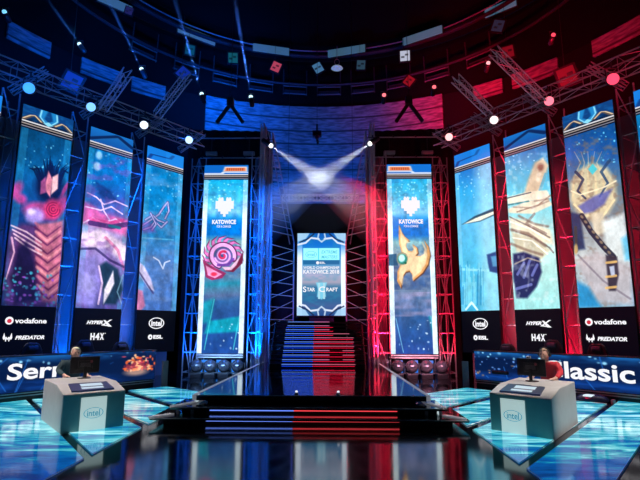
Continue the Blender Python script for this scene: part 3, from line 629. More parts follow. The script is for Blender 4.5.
# ================================================================== RUNWAY AND STEPS
st = empty('stage_runway', (0, 11.3, 0), 0, 'glossy black raised runway with three wide front steps and lit edge strips', 'stage')
o0 = Vector((0, 11.3, 0))
def sl(pts, z0, z1, name, m, bev=0): 
    return MB().slab([(x, y-11.3) for x, y in pts], z0, z1).build(name, m, st, bev)
def runway_top():
    m, n, l = nt('runway_gloss'); b = n['Principled BSDF']; b.inputs['Base Color'].default_value = (.01, .01, .012, 1); b.inputs['Roughness'].default_value = .06; b.inputs['IOR'].default_value = 1.8
    tc = n.new('ShaderNodeTexCoord'); no = n.new('ShaderNodeTexNoise'); no.inputs['Scale'].default_value = 2; l.new(tc.outputs['Object'], no.inputs['Vector'])
    mr = n.new('ShaderNodeMapRange'); mr.inputs[3].default_value = .03; mr.inputs[4].default_value = .12; l.new(no.outputs['Fac'], mr.inputs[0]); l.new(mr.outputs[0], b.inputs['Roughness']); return m
RG = runway_top()
sl([(-2.5, 11.35), (2.6, 11.35), (2.45, 22.5), (-2.35, 22.5)], .38, .5, 'deck', RG)
sl([(-2.3, 11.6), (2.4, 11.6), (2.3, 22.3), (-2.2, 22.3)], 0, .38, 'skirt', BLACK)
sl([(-2.9, 10.75), (2.9, 10.7), (2.9, 11.9), (-2.9, 11.9)], .28, .335, 'step', RG).location = (0, 0, 0)
sl([(-3.2, 10.42), (3.25, 10.35), (3.25, 11.9), (-3.2, 11.9)], .12, .17, 'step', RG)
sl([(-3.0, 10.7), (3.0, 10.7), (3.0, 11.5), (-3.0, 11.5)], 0, .12, 'step_skirt', BLACK); sl([(-2.7, 11.0), (2.75, 11.0), (2.7, 11.5), (-2.7, 11.5)], .17, .28, 'step_skirt', BLACK)
for pts, z in (([(-2.5, 11.34), (2.6, 11.34)], .49), ([(-2.9, 10.74), (2.9, 10.69)], .325), ([(-3.2, 10.41), (3.25, 10.34)], .16)):
    (x0, y0), (x1, y1) = pts; o = MB().tube((x0, y0-11.3, z), (x1, y1-11.3, z), .012, 6).build('nosing', EDGE, st)
for sx in (-1, 1):
    # white side edges of runway and steps
    b = MB(); x0, x1 = (-2.5, -2.35) if sx < 0 else (2.6, 2.45)
    b.slab([(x0, .05), (x0+sx*.09, .05), (x1+sx*.09, 11.2), (x1, 11.2)], .38, .505); o = b.build('edge_trim', mat('white_edge_trim', (.75, .76, .78), .35, emit=(.5, .52, .6), es=.22), st); o['label'] = 'pale side edge of the runway'
    b = MB(); b.slab([(x0+sx*.09, .05), (x0, .05), (sx*2.9-sx*.09, -.55), (sx*2.9, -.55)], .335, .36); b.slab([(sx*2.9, -.5), (sx*2.81, -.5), (sx*3.13, -.9), (sx*3.22, -.9)], .172, .2)
    b.build('side_nosing', MATS['white_edge_trim'], st)
SB = emis('strip_blue', (105, 140, 255), 1.3); SR = emis('strip_red', (255, 70, 80), 1.2)
for (y, z, x0, x1) in ((11.33, .40, -2.2, 2.2), (10.98, .235, -2.1, 1.9), (10.68, .075, -2.1, 1.9)):
    sp_ = -.30
    for a_, b_, m_, n_ in ((x0, sp_, SB, 'blue'), (sp_, x1, SR, 'red')):
        if y > 11.2: continue
        o = MB().bb(a_, b_, y-11.3-.02, y-11.3, z-.012, z+.012).build('light_strip', m_, st); o['label'] = n_+' light strip under a step'
b = MB()
for i, x in enumerate((-2.75, -2.45, 2.5, 2.8)):
    b = MB(); b.bb(x-.03, x+.03, -.45, -.4, 0, .28); b.build('support', STEEL, st)
for x, w_ in ((-.28, 'left'), (.66, 'right')):  # small glowing pieces for the white points at the front edge
    e = empty('edge_point', (x, 11.5, .5), 0, 'tiny white marker light at the front edge of the runway, %s one' % w_, 'marker light', 'marker lights on the runway edge')
    MB().lathe([(.05, 0), (.045, .03), (.02, .05)], 12).build('housing', EDGE, e); MB().lathe([(.03, .05), (.028, .075), (.01, .085)], 12).build('glowing_tip', emis('marker', (235, 240, 255), 1.1), e)

# ================================================================== STAIR AND CENTRE SCREEN
sc = empty('staircase', (0, 18.5, .5), 0, 'wide black staircase with lit step edges at the end of the runway', 'staircase')
n_st = 11; ys = [365.6, 361, 356, 351.5, 347.3, 342.7, 338.5, 335, 331, 327, 323]
for i in range(n_st):
    z = .155*(i+1); y0 = .2*i
    b = MB().bb(-1.75, 1.75, y0, y0+.3 if i < n_st-1 else 5.9, z-.07, z); b.build('tread', mat('stair_tread', (.012, .012, .015), .3), sc)
    xr = 1.4 if i < 7 else 1.4-(i-6)*.16
    for a_, b_, m_, nm in ((-1.3+.05*(i > 8), -.18, emis('tread_line_blue', (105, 150, 245), .85), 'blue'), (-.18, .45, emis('tread_line_pink', (215, 120, 170), .85), 'pink'), (.45, xr, emis('tread_line_red', (200, 105, 130), .85), 'dull red')):
        if i > 7 and nm == 'dull red': continue
        if 1 <= i <= 3 and nm == 'dull red': a_ = .95
        o = MB().bb(a_, b_, y0-.015, y0, z-.025, z).build('light_strip', m_, sc); o['label'] = nm+' light along the step edge'
for i in range(n_st-1):
    z = .155*(i+1); y0 = .2*i
    for a_, b_, m_, nm in ((-1.3, -.16, emis('underglow_blue', (20, 75, 255), 1.6), 'blue'), (-.16, 1.38, emis('underglow_red', (255, 15, 60), 1.4), 'red')):
        if i > 6 and nm == 'red': b_ = .6
        o = MB().bb(a_, b_, y0+.02, y0+.19, z-.085, z-.072).build('underglow', m_, sc); o['label'] = nm+' light strip under the tread'
MB().bb(-1.75, 1.75, .1, 2.2, -.02, .1).build('stringer', BLACK, sc)
b = MB(); 
for q in (-1, 1):
    b = MB(); b.prism([(0, 0), (2.1, 1.6), (2.1, 0)], q*1.78-.03, q*1.78+.03)
    b.v = [(y, x, z) for x, y, z in b.v]; b.build('side_panel', BLACK, sc)
def sa(a):
    a.grad([(233, (15, 85, 170)), (247, (20, 110, 200)), (262, (60, 140, 190)), (276, (160, 160, 190)), (283, (150, 150, 170)), (288, (50, 110, 150)), (300, (40, 95, 140)), (306, (60, 90, 140)), (316, (30, 70, 130))])
    a.mottle(.3, 8, 4, 91, (40, 140, 170), .5, 2); a.mix(((a.S < .1) | (a.S > .9)).astype(float)*np.clip((a.Y-240)/18, .3, 1), (225, 240, 255))
    for q in (1, -1):
        X = lambda x: 321.6+q*x
        for s_, oy in ((1, 233), (-1, 316)):
            Y = lambda y: oy+s_*y
            a.poly([(X(25), Y(0)), (X(12), Y(0)), (X(16), Y(6)), (X(25), Y(9))], (155, 195, 225), .95, 1); a.line([(X(24), Y(12)), (X(16), Y(10)), (X(11), Y(5)), (X(3), Y(6))], 1.8, (215, 220, 235), .95); a.line([(X(22), Y(9.5)), (X(14), Y(6)), (X(8), Y(1))], 1.4, (20, 35, 70), .9)
            a.line([(X(3), Y(1)), (X(4), Y(6)), (X(0), Y(9))], 1.5, (185, 205, 225), .9)
    a.poly([(303, 248.5), (339.5, 248.5), (339.5, 260.5), (303, 260.5)], (150, 240, 250), 1, .8); a.line([(318.5, 249), (318.5, 260)], .9, (60, 190, 225), .9)
    a.poly([(303, 260.8), (339.5, 260.8), (339.5, 265), (303, 265)], (20, 80, 130), .7, .8)
    a.poly([(316, 283), (327, 283), (325, 290), (326, 297), (321.5, 300), (317, 297), (318, 290)], (120, 200, 225), .9, 1.2)
sY = 24.0
pl, pr_ = at_y(297.2, 274, sY), at_y(346, 274, sY); zt = at_y(320, 233.3, sY).z; zb = at_y(320, 315.6, sY).z
xc = (pl.x+pr_.x)/2; h = (pr_.x-pl.x)/2
e = empty('centre_screen', (xc, sY, 2.2), 0, 'upright bright blue LED screen with event logos at the top of the stairs', 'LED screen'); Z0 = 2.2
MB().bb(-h-.05, h+.05, .012, .15, zb-.05-Z0, zt+.05-Z0).build('cabinet', BLACK, e)
MB().bb(-.6, .6, .05, .12, 0, zb-Z0).build('stand', BLACK, e)
display('screen', e, -h, h, zb-Z0, zt-Z0, ((297.2, 233.3), (346, 233.3), (297.2, 315.6), (346, 315.6)), sa, 0, .3)
def tz(y): return at_y(320, y, sY).z-Z0
def tx(x): return at_y(x, 274, sY).x-xc
px = 2*h/48.8
IC = emis('logo_teal', (85, 195, 220), 1); 
disc('oval_ring', e, tx(311), tz(254.5), .28, IC, -.008, sq=.6, inner=.255); text('intel', 'lettering', e, tx(311), tz(254.5), .36, .17, IC, y=-.008)
text('EXTREME', 'lettering', e, tx(329.5), tz(252), .8, .16, IC, y=-.008, shear=.2); text('MASTERS', 'lettering', e, tx(329.5), tz(257), .8, .16, IC, y=-.008, shear=.2)
disc('round_mark', e, tx(317.6), tz(262.8), .075, TXT, -.008); text('ESL', 'lettering', e, tx(322.5), tz(262.8), .28, .1, y=-.008, bold=.03)
text('WORLD CHAMPIONSHIP', 'lettering', e, tx(321.3), tz(267.6), 36*px, .13, y=-.008, bold=.02); text('KATOWICE 2018', 'lettering', e, tx(321.3), tz(271.7), 36*px, .2, y=-.008, bold=.03)
text('S', 'lettering', e, tx(304.8), tz(289.3), .17, .27, y=-.01, bold=.02); text('TAR', 'lettering', e, tx(311), tz(289.5), .4, .18, y=-.01, bold=.03)
text('C', 'lettering', e, tx(322), tz(289.3), .3, .27, y=-.03, bold=.02); text('RAFT', 'lettering', e, tx(332), tz(289.5), .56, .18, y=-.01, bold=.03)
b = MB()
for x in (-.12, .12): b.bb(tx(321.6)+x-.05, tx(321.6)+x+.05, -.022, -.016, tz(299), tz(283))
b.build('roman_numeral', emis('numeral', (170, 225, 240), 1), e)
o = MB().bb(-2.45, 2.45, 24.7, 24.8, 0, 8.25).build('backdrop_curtain', DRAPE)
tag(o, 'black backdrop curtain hung behind the centre screen', 'curtain')
# hanging dark camera head in front of the blue hall wall
P = at_y(317, 136, 26); e = empty('rigged_camera', P, 0, 'small dark camera head hanging in front of the blue hall wall', 'camera')
MB().box((0, 0, .12), (.5, .35, .3)).build('housing', BLACKM, e, .03); MB().lathe([(.1, 0), (.14, .1), (.1, .25)], 14, Matrix.Rotation(R(110), 3, 'X'), (0, -.1, -.1)).build('lens', BLACKM, e)
b = MB(); b.tube((0, 0, .27), (0, 0, .7), .05); b.tube((0, 0, -.05), (0.05, 0, -.5), .07); b.build('pole', BLACKM, e); b = MB(); b.tube((0, 0, .7), (0, 0, 9), .012); b.build('cable', BLACK, e)

# ================================================================== LED FLOORS
def led_floor_mat():
    m, n, l = nt('led_floor'); b = n['Principled BSDF']; b.inputs['Base Color'].default_value = (.01, .012, .015, 1); b.inputs['Roughness'].default_value = .09; b.inputs['IOR'].default_value = 1.75
    tc = n.new('ShaderNodeTexCoord'); geo = n.new('ShaderNodeNewGeometry')
    mp = n.new('ShaderNodeMapping'); mp.inputs['Scale'].default_value = (.6, 2.6, 1); l.new(geo.outputs['Position'], mp.inputs[0])
    no = n.new('ShaderNodeTexNoise'); no.inputs['Scale'].default_value = 1.5; no.inputs['Detail'].default_value = 9; no.inputs['Roughness'].default_value = .68; no.inputs['Distortion'].default_value = .7; l.new(mp.outputs[0], no.inputs['Vector'])
    sx = n.new('ShaderNodeSeparateXYZ'); l.new(geo.outputs['Position'], sx.inputs[0])
    mr = n.new('ShaderNodeMapRange'); mr.inputs[1].default_value = 7.0; mr.inputs[2].default_value = 9.4; mr.inputs[3].default_value = -.2; mr.inputs[4].default_value = .08; l.new(sx.outputs['Y'], mr.inputs[0])
    ad = n.new('ShaderNodeMath'); ad.operation = 'ADD'; l.new(no.outputs['Fac'], ad.inputs[0]); l.new(mr.outputs[0], ad.inputs[1])
    n2 = n.new('ShaderNodeTexNoise'); n2.inputs['Scale'].default_value = .9; n2.inputs['Detail'].default_value = 2; l.new(mp.outputs[0], n2.inputs['Vector'])
    m2 = n.new('ShaderNodeMapRange'); m2.inputs[3].default_value = -.28; m2.inputs[4].default_value = .22; l.new(n2.outputs['Fac'], m2.inputs[0]); a2 = n.new('ShaderNodeMath'); a2.operation = 'ADD'; l.new(ad.outputs[0], a2.inputs[0]); l.new(m2.outputs[0], a2.inputs[1])
    cr_ = n.new('ShaderNodeValToRGB'); e = cr_.color_ramp.elements
    e[0].position = .22; e[0].color = (*lin((4, 50, 120)), 1); e[1].position = .72; e[1].color = (*lin((200, 245, 250)), 1)
    for p, c in ((.36, (3, 85, 165)), (.46, (6, 115, 165)), (.54, (45, 170, 190)), (.62, (120, 215, 225))): q = e.new(p); q.color = (*lin(c), 1)
    l.new(a2.outputs[0], cr_.inputs[0]); l.new(cr_.outputs[0], b.inputs['Emission Color']); b.inputs['Emission Strength'].default_value = 1.0
    return m
LF = led_floor_mat()
d = Vector((1.17, 1.56)).normalized()      # direction of the dark joints on the red side
def ledpoly(sx, pts, lab):
    pts = [(sx*x, y) for x, y in pts]
    o = MB().slab(pts if sx > 0 else pts[::-1], 0, .022).build('led_floor', LF); tag(o, lab, 'LED floor', 'LED floor fields beside the runway')
    e = MB()
    n = len(pts)
    for i in range(n):
        p, q = pts[i], pts[(i+1) % n]; e.tube((p[0], p[1], .016), (q[0], q[1], .016), .009, 4)
    e.build('edge_profile', EDGE, o); return o
side = {-1: 'blue', 1: 'red'}
for sx in (-1, 1):
    s = side[sx]; t0, t1 = (7.88, 8.14) if sx < 0 else (7.52, 7.8)
    ledpoly(sx, [(3.27, t0), (8.4, t0+6.7), (9.5, 13.9), (4.2, 6.95), (3.27, 5.8)], 'large blue LED floor field in front of the podium on the %s side' % s)
    ledpoly(sx, [(3.27, t1), (3.27, 10.2), (6.75, 14.6), (7.75, t1+5.85)], 'cyan LED floor field under the podium on the %s side' % s)
    ledpoly(sx, [(3.27, 10.6), (3.27, 12.45), (6.0, 15.5), (6.75, 14.75)], 'narrow LED floor field behind the podium on the %s side' % s)
    ledpoly(sx, [(3.27, 12.85), (3.27, 15.4), (5.0, 17.0), (5.85, 15.9)], 'farthest LED floor field below the tower on the %s side' % s)

# ================================================================== LED DESK WALLS
def wall_pt(sx, s):
    A, B = ((Vector((-8.21, 13.11)), Vector((-5.5, 17.2))) if sx < 0 else (Vector((8.7, 13.68)), Vector((5.455, 17.53)))); return A+(B-A)*s
for sx in (-1, 1):
    A, B = wall_pt(sx, -.35), wall_pt(sx, 1.0); L = (B-A).length; mid = (A+B)/2
    if sx < 0: rz = math.atan2((B-A).y, (B-A).x)
    else: rz = math.atan2((A-B).y, (A-B).x)
    e = empty('led_desk', (mid.x, mid.y, 0), rz, ('long desk with blue LED front, large white name lettering and a fiery explosion picture' if sx < 0 else 'long desk with dark blue LED front and large white name lettering, red side'), 'LED desk')
    def dl(a, s=sx):
        a.C[:] = (5, 26, 66); a.mix(np.clip(1-a.T*4, 0, 1)*.8, (30, 110, 185)); a.mix(np.clip(1-abs(a.T-.85)*5, 0, 1)*.7, (16, 75, 170)); a.mottle(.6, 14, 4, 101+s, (3, 20, 60), .45, 2)
        rr = np.random.RandomState(7)
        for i in range(14):
            x = rr.uniform(0, 160); a.line([(x, rr.uniform(0, 40)), (x+rr.uniform(-16, 16), rr.uniform(0, 40))], .7, (40, 120, 220), .6)
        a.stars(20, 0, 160, 0, 8, (150, 220, 255), 5, 1.2)
        if s < 0:
            cx = 149; a.blob(cx, 18, 26, 20, (6, 25, 65), 0, .9, .7)
            for i in range(150): a.blob(cx+rr.normal(0, 7), 22-abs(rr.normal(0, 8)), rr.uniform(.6, 2.2), rr.uniform(.6, 2), ((255, 190, 140), (235, 100, 50), (200, 70, 90), (120, 40, 60))[i % 4], 0, .85, .7)
            a.blob(cx-2, 24, 10, 4, (255, 190, 150), 0, .6, .9)
        else: a.stars(26, 0, 55, 5, 30, (110, 160, 240), 15, .9); a.stars(8, 0, 60, 14, 30, (170, 130, 90), 16, 1.2)
    MB().bb(-L/2, L/2, .012, .4, .2, 1.18).build('body', BLACK, e); MB().bb(-L/2, L/2, .05, .36, 0, .2).build('plinth', BLACK, e)
    display('screen', e, -L/2, L/2, .25, 1.18, ((0, 0), (165, 0), (0, 34), (165, 34)), dl, 0, .6)
    for z in (.2, .13): MB().bb(-L/2, L/2, -.02, .05, z, z+.025).build('plinth_rail', mat('plinth_rail', (.45, .42, .42), .4, .4), e)
    MB().bb(-L/2-.03, L/2+.03, -.03, .42, 1.18, 1.21).build('worktop', mat('desk_top', (.03, .035, .05), .4), e)
    # name lettering: measured span along the wall
    if sx < 0:
        p0, p1 = Vector((-8.08, 13.3)), Vector((-6.96, 14.98)); hh = .44
        u0 = (p0-A).length-L/2; u1 = (p1-A).length-L/2
        text('Serral', 'lettering', e, (u0+u1)/2, .79, (u1-u0), hh, bold=.022, label='large white name lettering')
    else:
        # local x grows from the inner end (B) to the outer end (A)
        p0, p1 = Vector((7.24, 15.41)), Vector((8.63, 13.76)); u0 = (p0-B).length-L/2; u1 = (p1-B).length-L/2
        wfull = (u1-u0)*7.0/5.95
        text('Classic', 'lettering', e, u1-wfull/2, .76, wfull, .50, bold=.022, label='large white name lettering')
    # end panel
    u = (L/2+.08) if sx < 0 else (-L/2-.08)
    MB().box((u+(.1 if sx < 0 else -.1), -.3, .42), (.22, .06, .84)).build('end_panel', mat('end_panel', (.28, .28, .3), .5), e)
    # made-up fixture in place of a white-centred oval on the floor
    q = at_z(49 if sx < 0 else 592.5, 396 if sx < 0 else 401, 0)
    f = empty('made_up_floor_oval', (q.x, q.y, 0), rz, 'oval dark floor light with white glowing front, before the %s LED desk' % side[sx], 'floor light')
    MB().lathe([(.42, 0), (.44, .06), (.34, .14), (.2, .17)], 28).build('housing', mat('floor_oval_housing', (.02, .06, .12), .25), f, smooth=True)
    MB().box((0, -.2, .16), (.22, .25, .05)).build('glow', emis('floor_oval_glow', (225, 245, 255), 1), f, .015)
    b = MB()
    for k in (-1, 1): b.box((k*.55, -.05, .05), (.08, .12, .1))
    b.build('bracket', STEEL, f, .01)

# gaming chairs behind the LED desks
CH = mat('chair_leather', (.018, .022, .03), .45)
chs = [((35, 343), 14.7, 'left of the blue side name lettering'), ((88, 340), 15.7, 'behind the blond player'), ((124, 342), 17.0, 'above the explosion picture'), ((504, 344), 17.0, 'behind the plain blue end of the red side desk'), ((549, 340), 15.7, 'behind the player in red'), ((594, 344), 15.0, 'behind the red side name lettering')]
proto = None
for (p, Y, w_) in chs:
    P = at_y(*p, Y); sx = -1 if P.x < 0 else 1
    if proto is None:
        c = proto = empty('gaming_chair')
        b = MB(); b.prism([(-.24, .62), (.24, .62), (.3, .9), (.27, 1.2), (.2, 1.42), (.12, 1.5), (-.12, 1.5), (-.2, 1.42), (-.27, 1.2), (-.3, .9)], .12, .24); b.build('backrest', CH, c, .02)
        MB().box((0, -.1, .55), (.54, .52, .12)).build('seat', CH, c, .04)
        b = MB(); b.tube((0, -.08, .1), (0, -.08, .5), .04)
        for i in range(5): a = 2*math.pi*i/5; b.tube((0, -.08, .1), (.3*math.cos(a), -.08+.3*math.sin(a), .06), .025)
        b.build('base', BLACKM, c)
        for q in (-1, 1):
            b = MB(); b.tube((q*.3, -.05, .55), (q*.33, -.05, .76), .02); b.box((q*.33, -.08, .78), (.08, .3, .04)); b.build('armrest', BLACKM, c)
        MB().box((0, .1, 1.36), (.26, .08, .13)).build('head_pillow', mat('chair_pillow', (.06, .08, .13), .6), c, .03)
    else: c = copy_tree(proto)
    c.location = (P.x, P.y, P.z-1.5 if P.z < 1.5 else 0); c.location.z = 0; c.rotation_euler = (0, 0, -sx*R(50)); c.scale = (1.1, 1.1, P.z/1.5)
    tag(c, 'dark high-backed gaming chair '+w_, 'chair', 'gaming chairs behind the LED desks')

# ================================================================== PODIUMS
def podium_mat(): return mat('podium_laminate', (.50, .51, .50), .4)
PM = podium_mat(); PF = mat('podium_front_floor_spill', (.20, .38, .39), .45); SCR = emis('tablet_navy', (8, 28, 62), 1); TEAL = emis('logo_on_podium', (30, 125, 150), .9, (.05, .2, .25))  # the front's teal is cyan spill of the LED floor put into its colour
WHP = mat('white_logo_panel', (.8, .82, .8), .4, emit=(.62, .78, .74), es=.55)
def podium(sx):
    if sx < 0: FA, FB, BO = Vector((-4.57, 9.58)), Vector((-3.71, 10.38)), Vector((-5.79, 11.05))
    else: FA, FB, BO = Vector((3.64, 10.24)), Vector((4.48, 9.35)), Vector((5.68, 10.95))
    ux = (FB-FA).normalized(); W = (FB-FA).length; rz = math.atan2(ux.y, ux.x); uy = Vector((-ux.y, ux.x))
    mid = (FA+FB)/2; near = FA if sx < 0 else FB; v = BO-near; D = v.dot(uy); sh = v.dot(ux)
    e = empty('podium', (mid.x, mid.y, 0), rz, ('grey podium desk with white logo panel on the blue side, under the blond player' if sx < 0 else 'grey podium desk with white logo panel on the red side, under the player in red'), 'podium desk')
    h = W/2; kd = .62
    def P(u, t, z): return (u*h+sh*t, D*t, z)       # u -1..1, t 0..1
    prof = [(0, 0), (0, .72), (.34, .85), (1, .86), (1, 0)]
    vs = [P(-1, t, z) for t, z in prof]+[P(1, t, z) for t, z in prof]; n = 5
    b = MB(); b.add(vs, [tuple(range(n)), tuple(range(n, 2*n))[::-1]]+[(i, n+i, n+(i+1) % n, (i+1) % n) for i in range(n)]); b.build('body', PM, e, .012)
    o = MB().bb(-h+.015, h-.015, -.012, 0.004, .01, .70).build('front_panel', PF, e); o['label'] = 'front panel with cyan LED floor light in its colour'
    lx = -.02 if sx < 0 else -.13
    o = MB().bb(lx-.24, lx+.24, -.03, -.013, .01, .64).build('logo_panel', WHP, e); o['label'] = 'white panel with oval logo'
    disc('oval_ring', e, lx, .34, .185, TEAL, -.032, sq=.55, inner=.172); text('intel', 'lettering', e, lx, .34, .24, .12, TEAL, y=-.032)
    # tablet let into the slope
    slope = math.atan2(.13, .34*D); c_, s_ = math.cos(slope), math.sin(slope)
    def Q(u, q, lift): return (u+sh*q*.34, D*.34*q-s_*lift, .72+.13*q+c_*lift)
    b = MB(); x0, x1 = (-.42, .38); vs = [Q(x0, .14, .004), Q(x1, .14, .004), Q(x1-.03, .86, .004), Q(x0+.03, .86, .004), Q(x0, .14, .03), Q(x1, .14, .03), Q(x1-.03, .86, .03), Q(x0+.03, .86, .03)]
    b.add(vs, [(0, 1, 2, 3), (4, 7, 6, 5), (0, 4, 5, 1), (1, 5, 6, 2), (2, 6, 7, 3), (3, 7, 4, 0)]); t = b.build('display_tablet', SCR, e); t['label'] = 'dark blue display let into the sloping top'
    for q0, q1, xa, xb in ((.48, .74, -.2, .22), (.24, .40, -.22, .2)):
        b = MB(); b.add([Q(xa, q0, .034), Q(xb, q0, .034), Q(xb, q1, .034), Q(xa, q1, .034)], [(0, 1, 2, 3)]); b.build('caption_bar', emis('caption', (205, 225, 235), .9), t)
    # latch hole on the side
    return e, Matrix.Translation((mid.x, mid.y, 0)) @ Matrix.Rotation(rz, 4, 'Z'), D, sh, rz
# ------------------------------------------------------------------ people
def skin_mesh(name, nodes, edges, m, root=0, sub=2, parent=None):
    me = bpy.data.meshes.new(name); me.from_pydata([n[:3] for n in nodes], edges, []); o = bpy.data.objects.new(name, me); COL.objects.link(o)
    md = o.modifiers.new('s', 'SKIN'); me.skin_vertices  # radii
    for i, n in enumerate(nodes):
        r = n[3] if len(n) == 4 else (n[3], n[4]); me.skin_vertices[0].data[i].radius = (r, r) if not isinstance(r, tuple) else r; me.skin_vertices[0].data[i].use_root = (i == root)
    md.use_smooth_shade = True; s = o.modifiers.new('u', 'SUBSURF'); s.levels = s.render_levels = sub
    dg = bpy.context.evaluated_depsgraph_get(); dg.update(); nm = bpy.data.meshes.new_from_object(o.evaluated_get(dg)); bpy.data.objects.remove(o)
    nm.materials.clear(); nm.materials.append(m); nm.name = name
    for p in nm.polygons: p.use_smooth = True
    o = bpy.data.objects.new(name, nm); COL.objects.link(o)
    if parent: o.parent = parent
    return o
def add_skinmesh_radius_layer(me): pass
def player(sx, loc, rz, jacket, hair, lab, hands):
    e = empty('person', loc, rz, lab, 'person')
    # local: faces -Y (to the podium), z from the floor
    hipz, shz = .62, 1.12
    hl = {q: Vector(hands[q]) for q in (-1, 1)}
    nodes = [(0, .12, hipz, .15), (0, .10, .8, .14), (0, .04, 1.0, .16), (0, .0, 1.11, .09), (0, -.02, 1.16, .06), (0, -.04, 1.21, .075), (0, -.05, 1.30, .105), (0, -.04, 1.38, .085)]
    ed = [(i, i+1) for i in range(7)]
    for q in (-1, 1):
        i = len(nodes); hx = hl[q]; el = Vector((q*.29, -.02, .93)); sh_ = Vector((q*.2, .02, 1.09)); wr = hx+Vector((0, .09, .01))
        nodes += [(*sh_, .075), (*el, .052), (*wr, .034), (*(hx+Vector((0, .02, 0))), .035)]; ed += [(2, i), (i, i+1), (i+1, i+2), (i+2, i+3)]
        for f in range(4):   # fingers
            k = len(nodes); fx = (f-1.5)*.022; l_ = (.055, .07, .075, .06)[f]
            nodes += [(hx.x+fx, hx.y-.035, hx.z+.004, .011), (hx.x+fx*1.15, hx.y-.035-l_*.6, hx.z+.008, .009), (hx.x+fx*1.2, hx.y-.035-l_, hx.z-.008, .008)]; ed += [(i+3, k), (k, k+1), (k+1, k+2)]
        k = len(nodes); nodes += [(hx.x-q*.045, hx.y+.0, hx.z, .012), (hx.x-q*.065, hx.y-.04, hx.z-.005, .01)]; ed += [(i+3, k), (k, k+1)]
        i = len(nodes)
        nodes += [(q*.11, .08, .6, .1), (q*.15, -.36, .58, .075), (q*.15, -.38, .2, .055), (q*.15, -.38, .06, .045), (q*.15, -.5, .04, .035)]; ed += [(0, i), (i, i+1), (i+1, i+2), (i+2, i+3), (i+3, i+4)]
    body = skin_mesh('body', nodes, ed, SKIN, 0, 2, e)
    # head detail joined into the body mesh
    bm = bmesh.new(); bm.from_mesh(body.data)
    def blob(c, r, seg=10):
        g = bmesh.ops.create_uvsphere(bm, u_segments=seg, v_segments=seg, radius=1); M = Matrix.Translation(c) @ Matrix.Diagonal((*r, 1)); bmesh.ops.transform(bm, matrix=M, verts=g['verts'])
    blob((0, -.05, 1.315), (.078, .098, .115), 16); blob((0, -.15, 1.30), (.014, .02, .025)); blob((0, -.135, 1.255), (.028, .014, .009))
    for q in (-1, 1): blob((q*.08, -.04, 1.30), (.012, .022, .03))
    for f in bm.faces: f.smooth = True
    bm.to_mesh(body.data); bm.free()
    b = MB()
    for q in (-1, 1): b.lathe([(.004, -.012), (.012, 0), (.004, .012)], 8, None, (q*.03, -.142, 1.325))
    b.build('eye', mat('eye', (.03, .03, .04), .2), e)
    jn = [(0, .12, hipz, .165), (0, .10, .8, .16), (0, .04, 1.0, .168), (0, .02, 1.13, .10)]; je = [(0, 1), (1, 2), (2, 3)]
    for q in (-1, 1):
        i = len(jn); hx = hl[q]; jn += [(q*.2, .02, 1.09, .1), (q*.29, -.02, .93, .066), (hx.x+q*.01, hx.y+.12, hx.z+.02, .045)]; je += [(2, i), (i, i+1), (i+1, i+2)]
    skin_mesh('jacket', jn, je, jacket, 0, 2, e)
    tn = [(0, .12, .6, .15)]; te = []
    for q in (-1, 1):
        i = len(tn); tn += [(q*.11, .08, .6, .11), (q*.15, -.36, .58, .085), (q*.15, -.38, .12, .062)]; te += [(0, i), (i, i+1), (i+1, i+2)]
    skin_mesh('trousers', tn, te, mat('trousers', (.02, .02, .03), .8), 0, 2, e)
    bm = bmesh.new(); bmesh.ops.create_uvsphere(bm, u_segments=20, v_segments=14, radius=1)
    for v in bm.verts: v.co = Vector((v.co.x*.095, v.co.y*.112, v.co.z*.118))
    dele = [v for v in bm.verts if v.co.y < -.045 and v.co.z < .055]; bmesh.ops.delete(bm, geom=dele, context='VERTS')
    bmesh.ops.solidify(bm, geom=list(bm.faces), thickness=.015)
    rr_ = np.random.RandomState(3)
    for v in bm.verts: v.co *= 1+rr_.uniform(-.03, .03)
    me = bpy.data.meshes.new('hair'); bm.to_mesh(me); bm.free(); me.materials.append(hair)
    for p in me.polygons: p.use_smooth = True
    o = bpy.data.objects.new('hair', me); COL.objects.link(o); o.parent = e; o.location = (0, -.035, 1.338)
    # headset
    hp = empty('h', (0, 0, 0)); bpy.data.objects.remove(hp)
    b = MB(); pts = [(.108*math.cos(t), -.03, 1.33+.14*math.sin(t)) for t in np.linspace(-.1, math.pi+.1, 14)]
    for i in range(13): b.tube(pts[i], pts[i+1], .013, 8)
    hb = b.build('headset', BLACKM, e)
    for q in (-1, 1):
        b = MB(); b.lathe([(.035, 0), (.045, .012), (.04, .035)], 14, Matrix.Rotation(R(90*q), 3, 'Y'), (q*.09, -.03, 1.31)); b.build('ear_cup', BLACKM, hb)
    e.scale = (1.14, 1.14, 1.03); return e
def monitor(e_loc, rz, lab, w_=.62, h_=.36):
    e = empty('monitor', e_loc, rz, lab, 'monitor')
    MB().box((0, 0, .29), (w_, .035, h_)).build('screen_case', BLACKM, e, .008); MB().box((0, -.03, .29), (w_*.5, .03, h_*.5)).build('rear_hump', BLACKM, e, .01)
    MB().box((0, -.05, .13), (.07, .025, .26)).build('stand_neck', BLACKM, e, .005); MB().lathe([(.14, 0), (.135, .012), (.05, .02)], 20).build('stand_base', BLACKM, e)
    o = MB().box((0, .02, .29), (w_-.03, .006, h_-.03)).build('display', emis('monitor_glow', (190, 200, 215), 2.5), e); o['label'] = 'bright display facing the player'
    b = MB()
    for i in range(5): b.box((0, -.046, .25+i*.02), (.22, .004, .008))
    b.build('vent', mat('vent_grey', (.12, .12, .14), .4), e)
    b = MB(); b.lathe([(.03, -.003), (.028, .003)], 16, Matrix.Rotation(R(90), 3, 'X'), (.12, -.05, .36)); b.build('badge', mat('badge_red', (.3, .06, .09), .4), e)
    return e
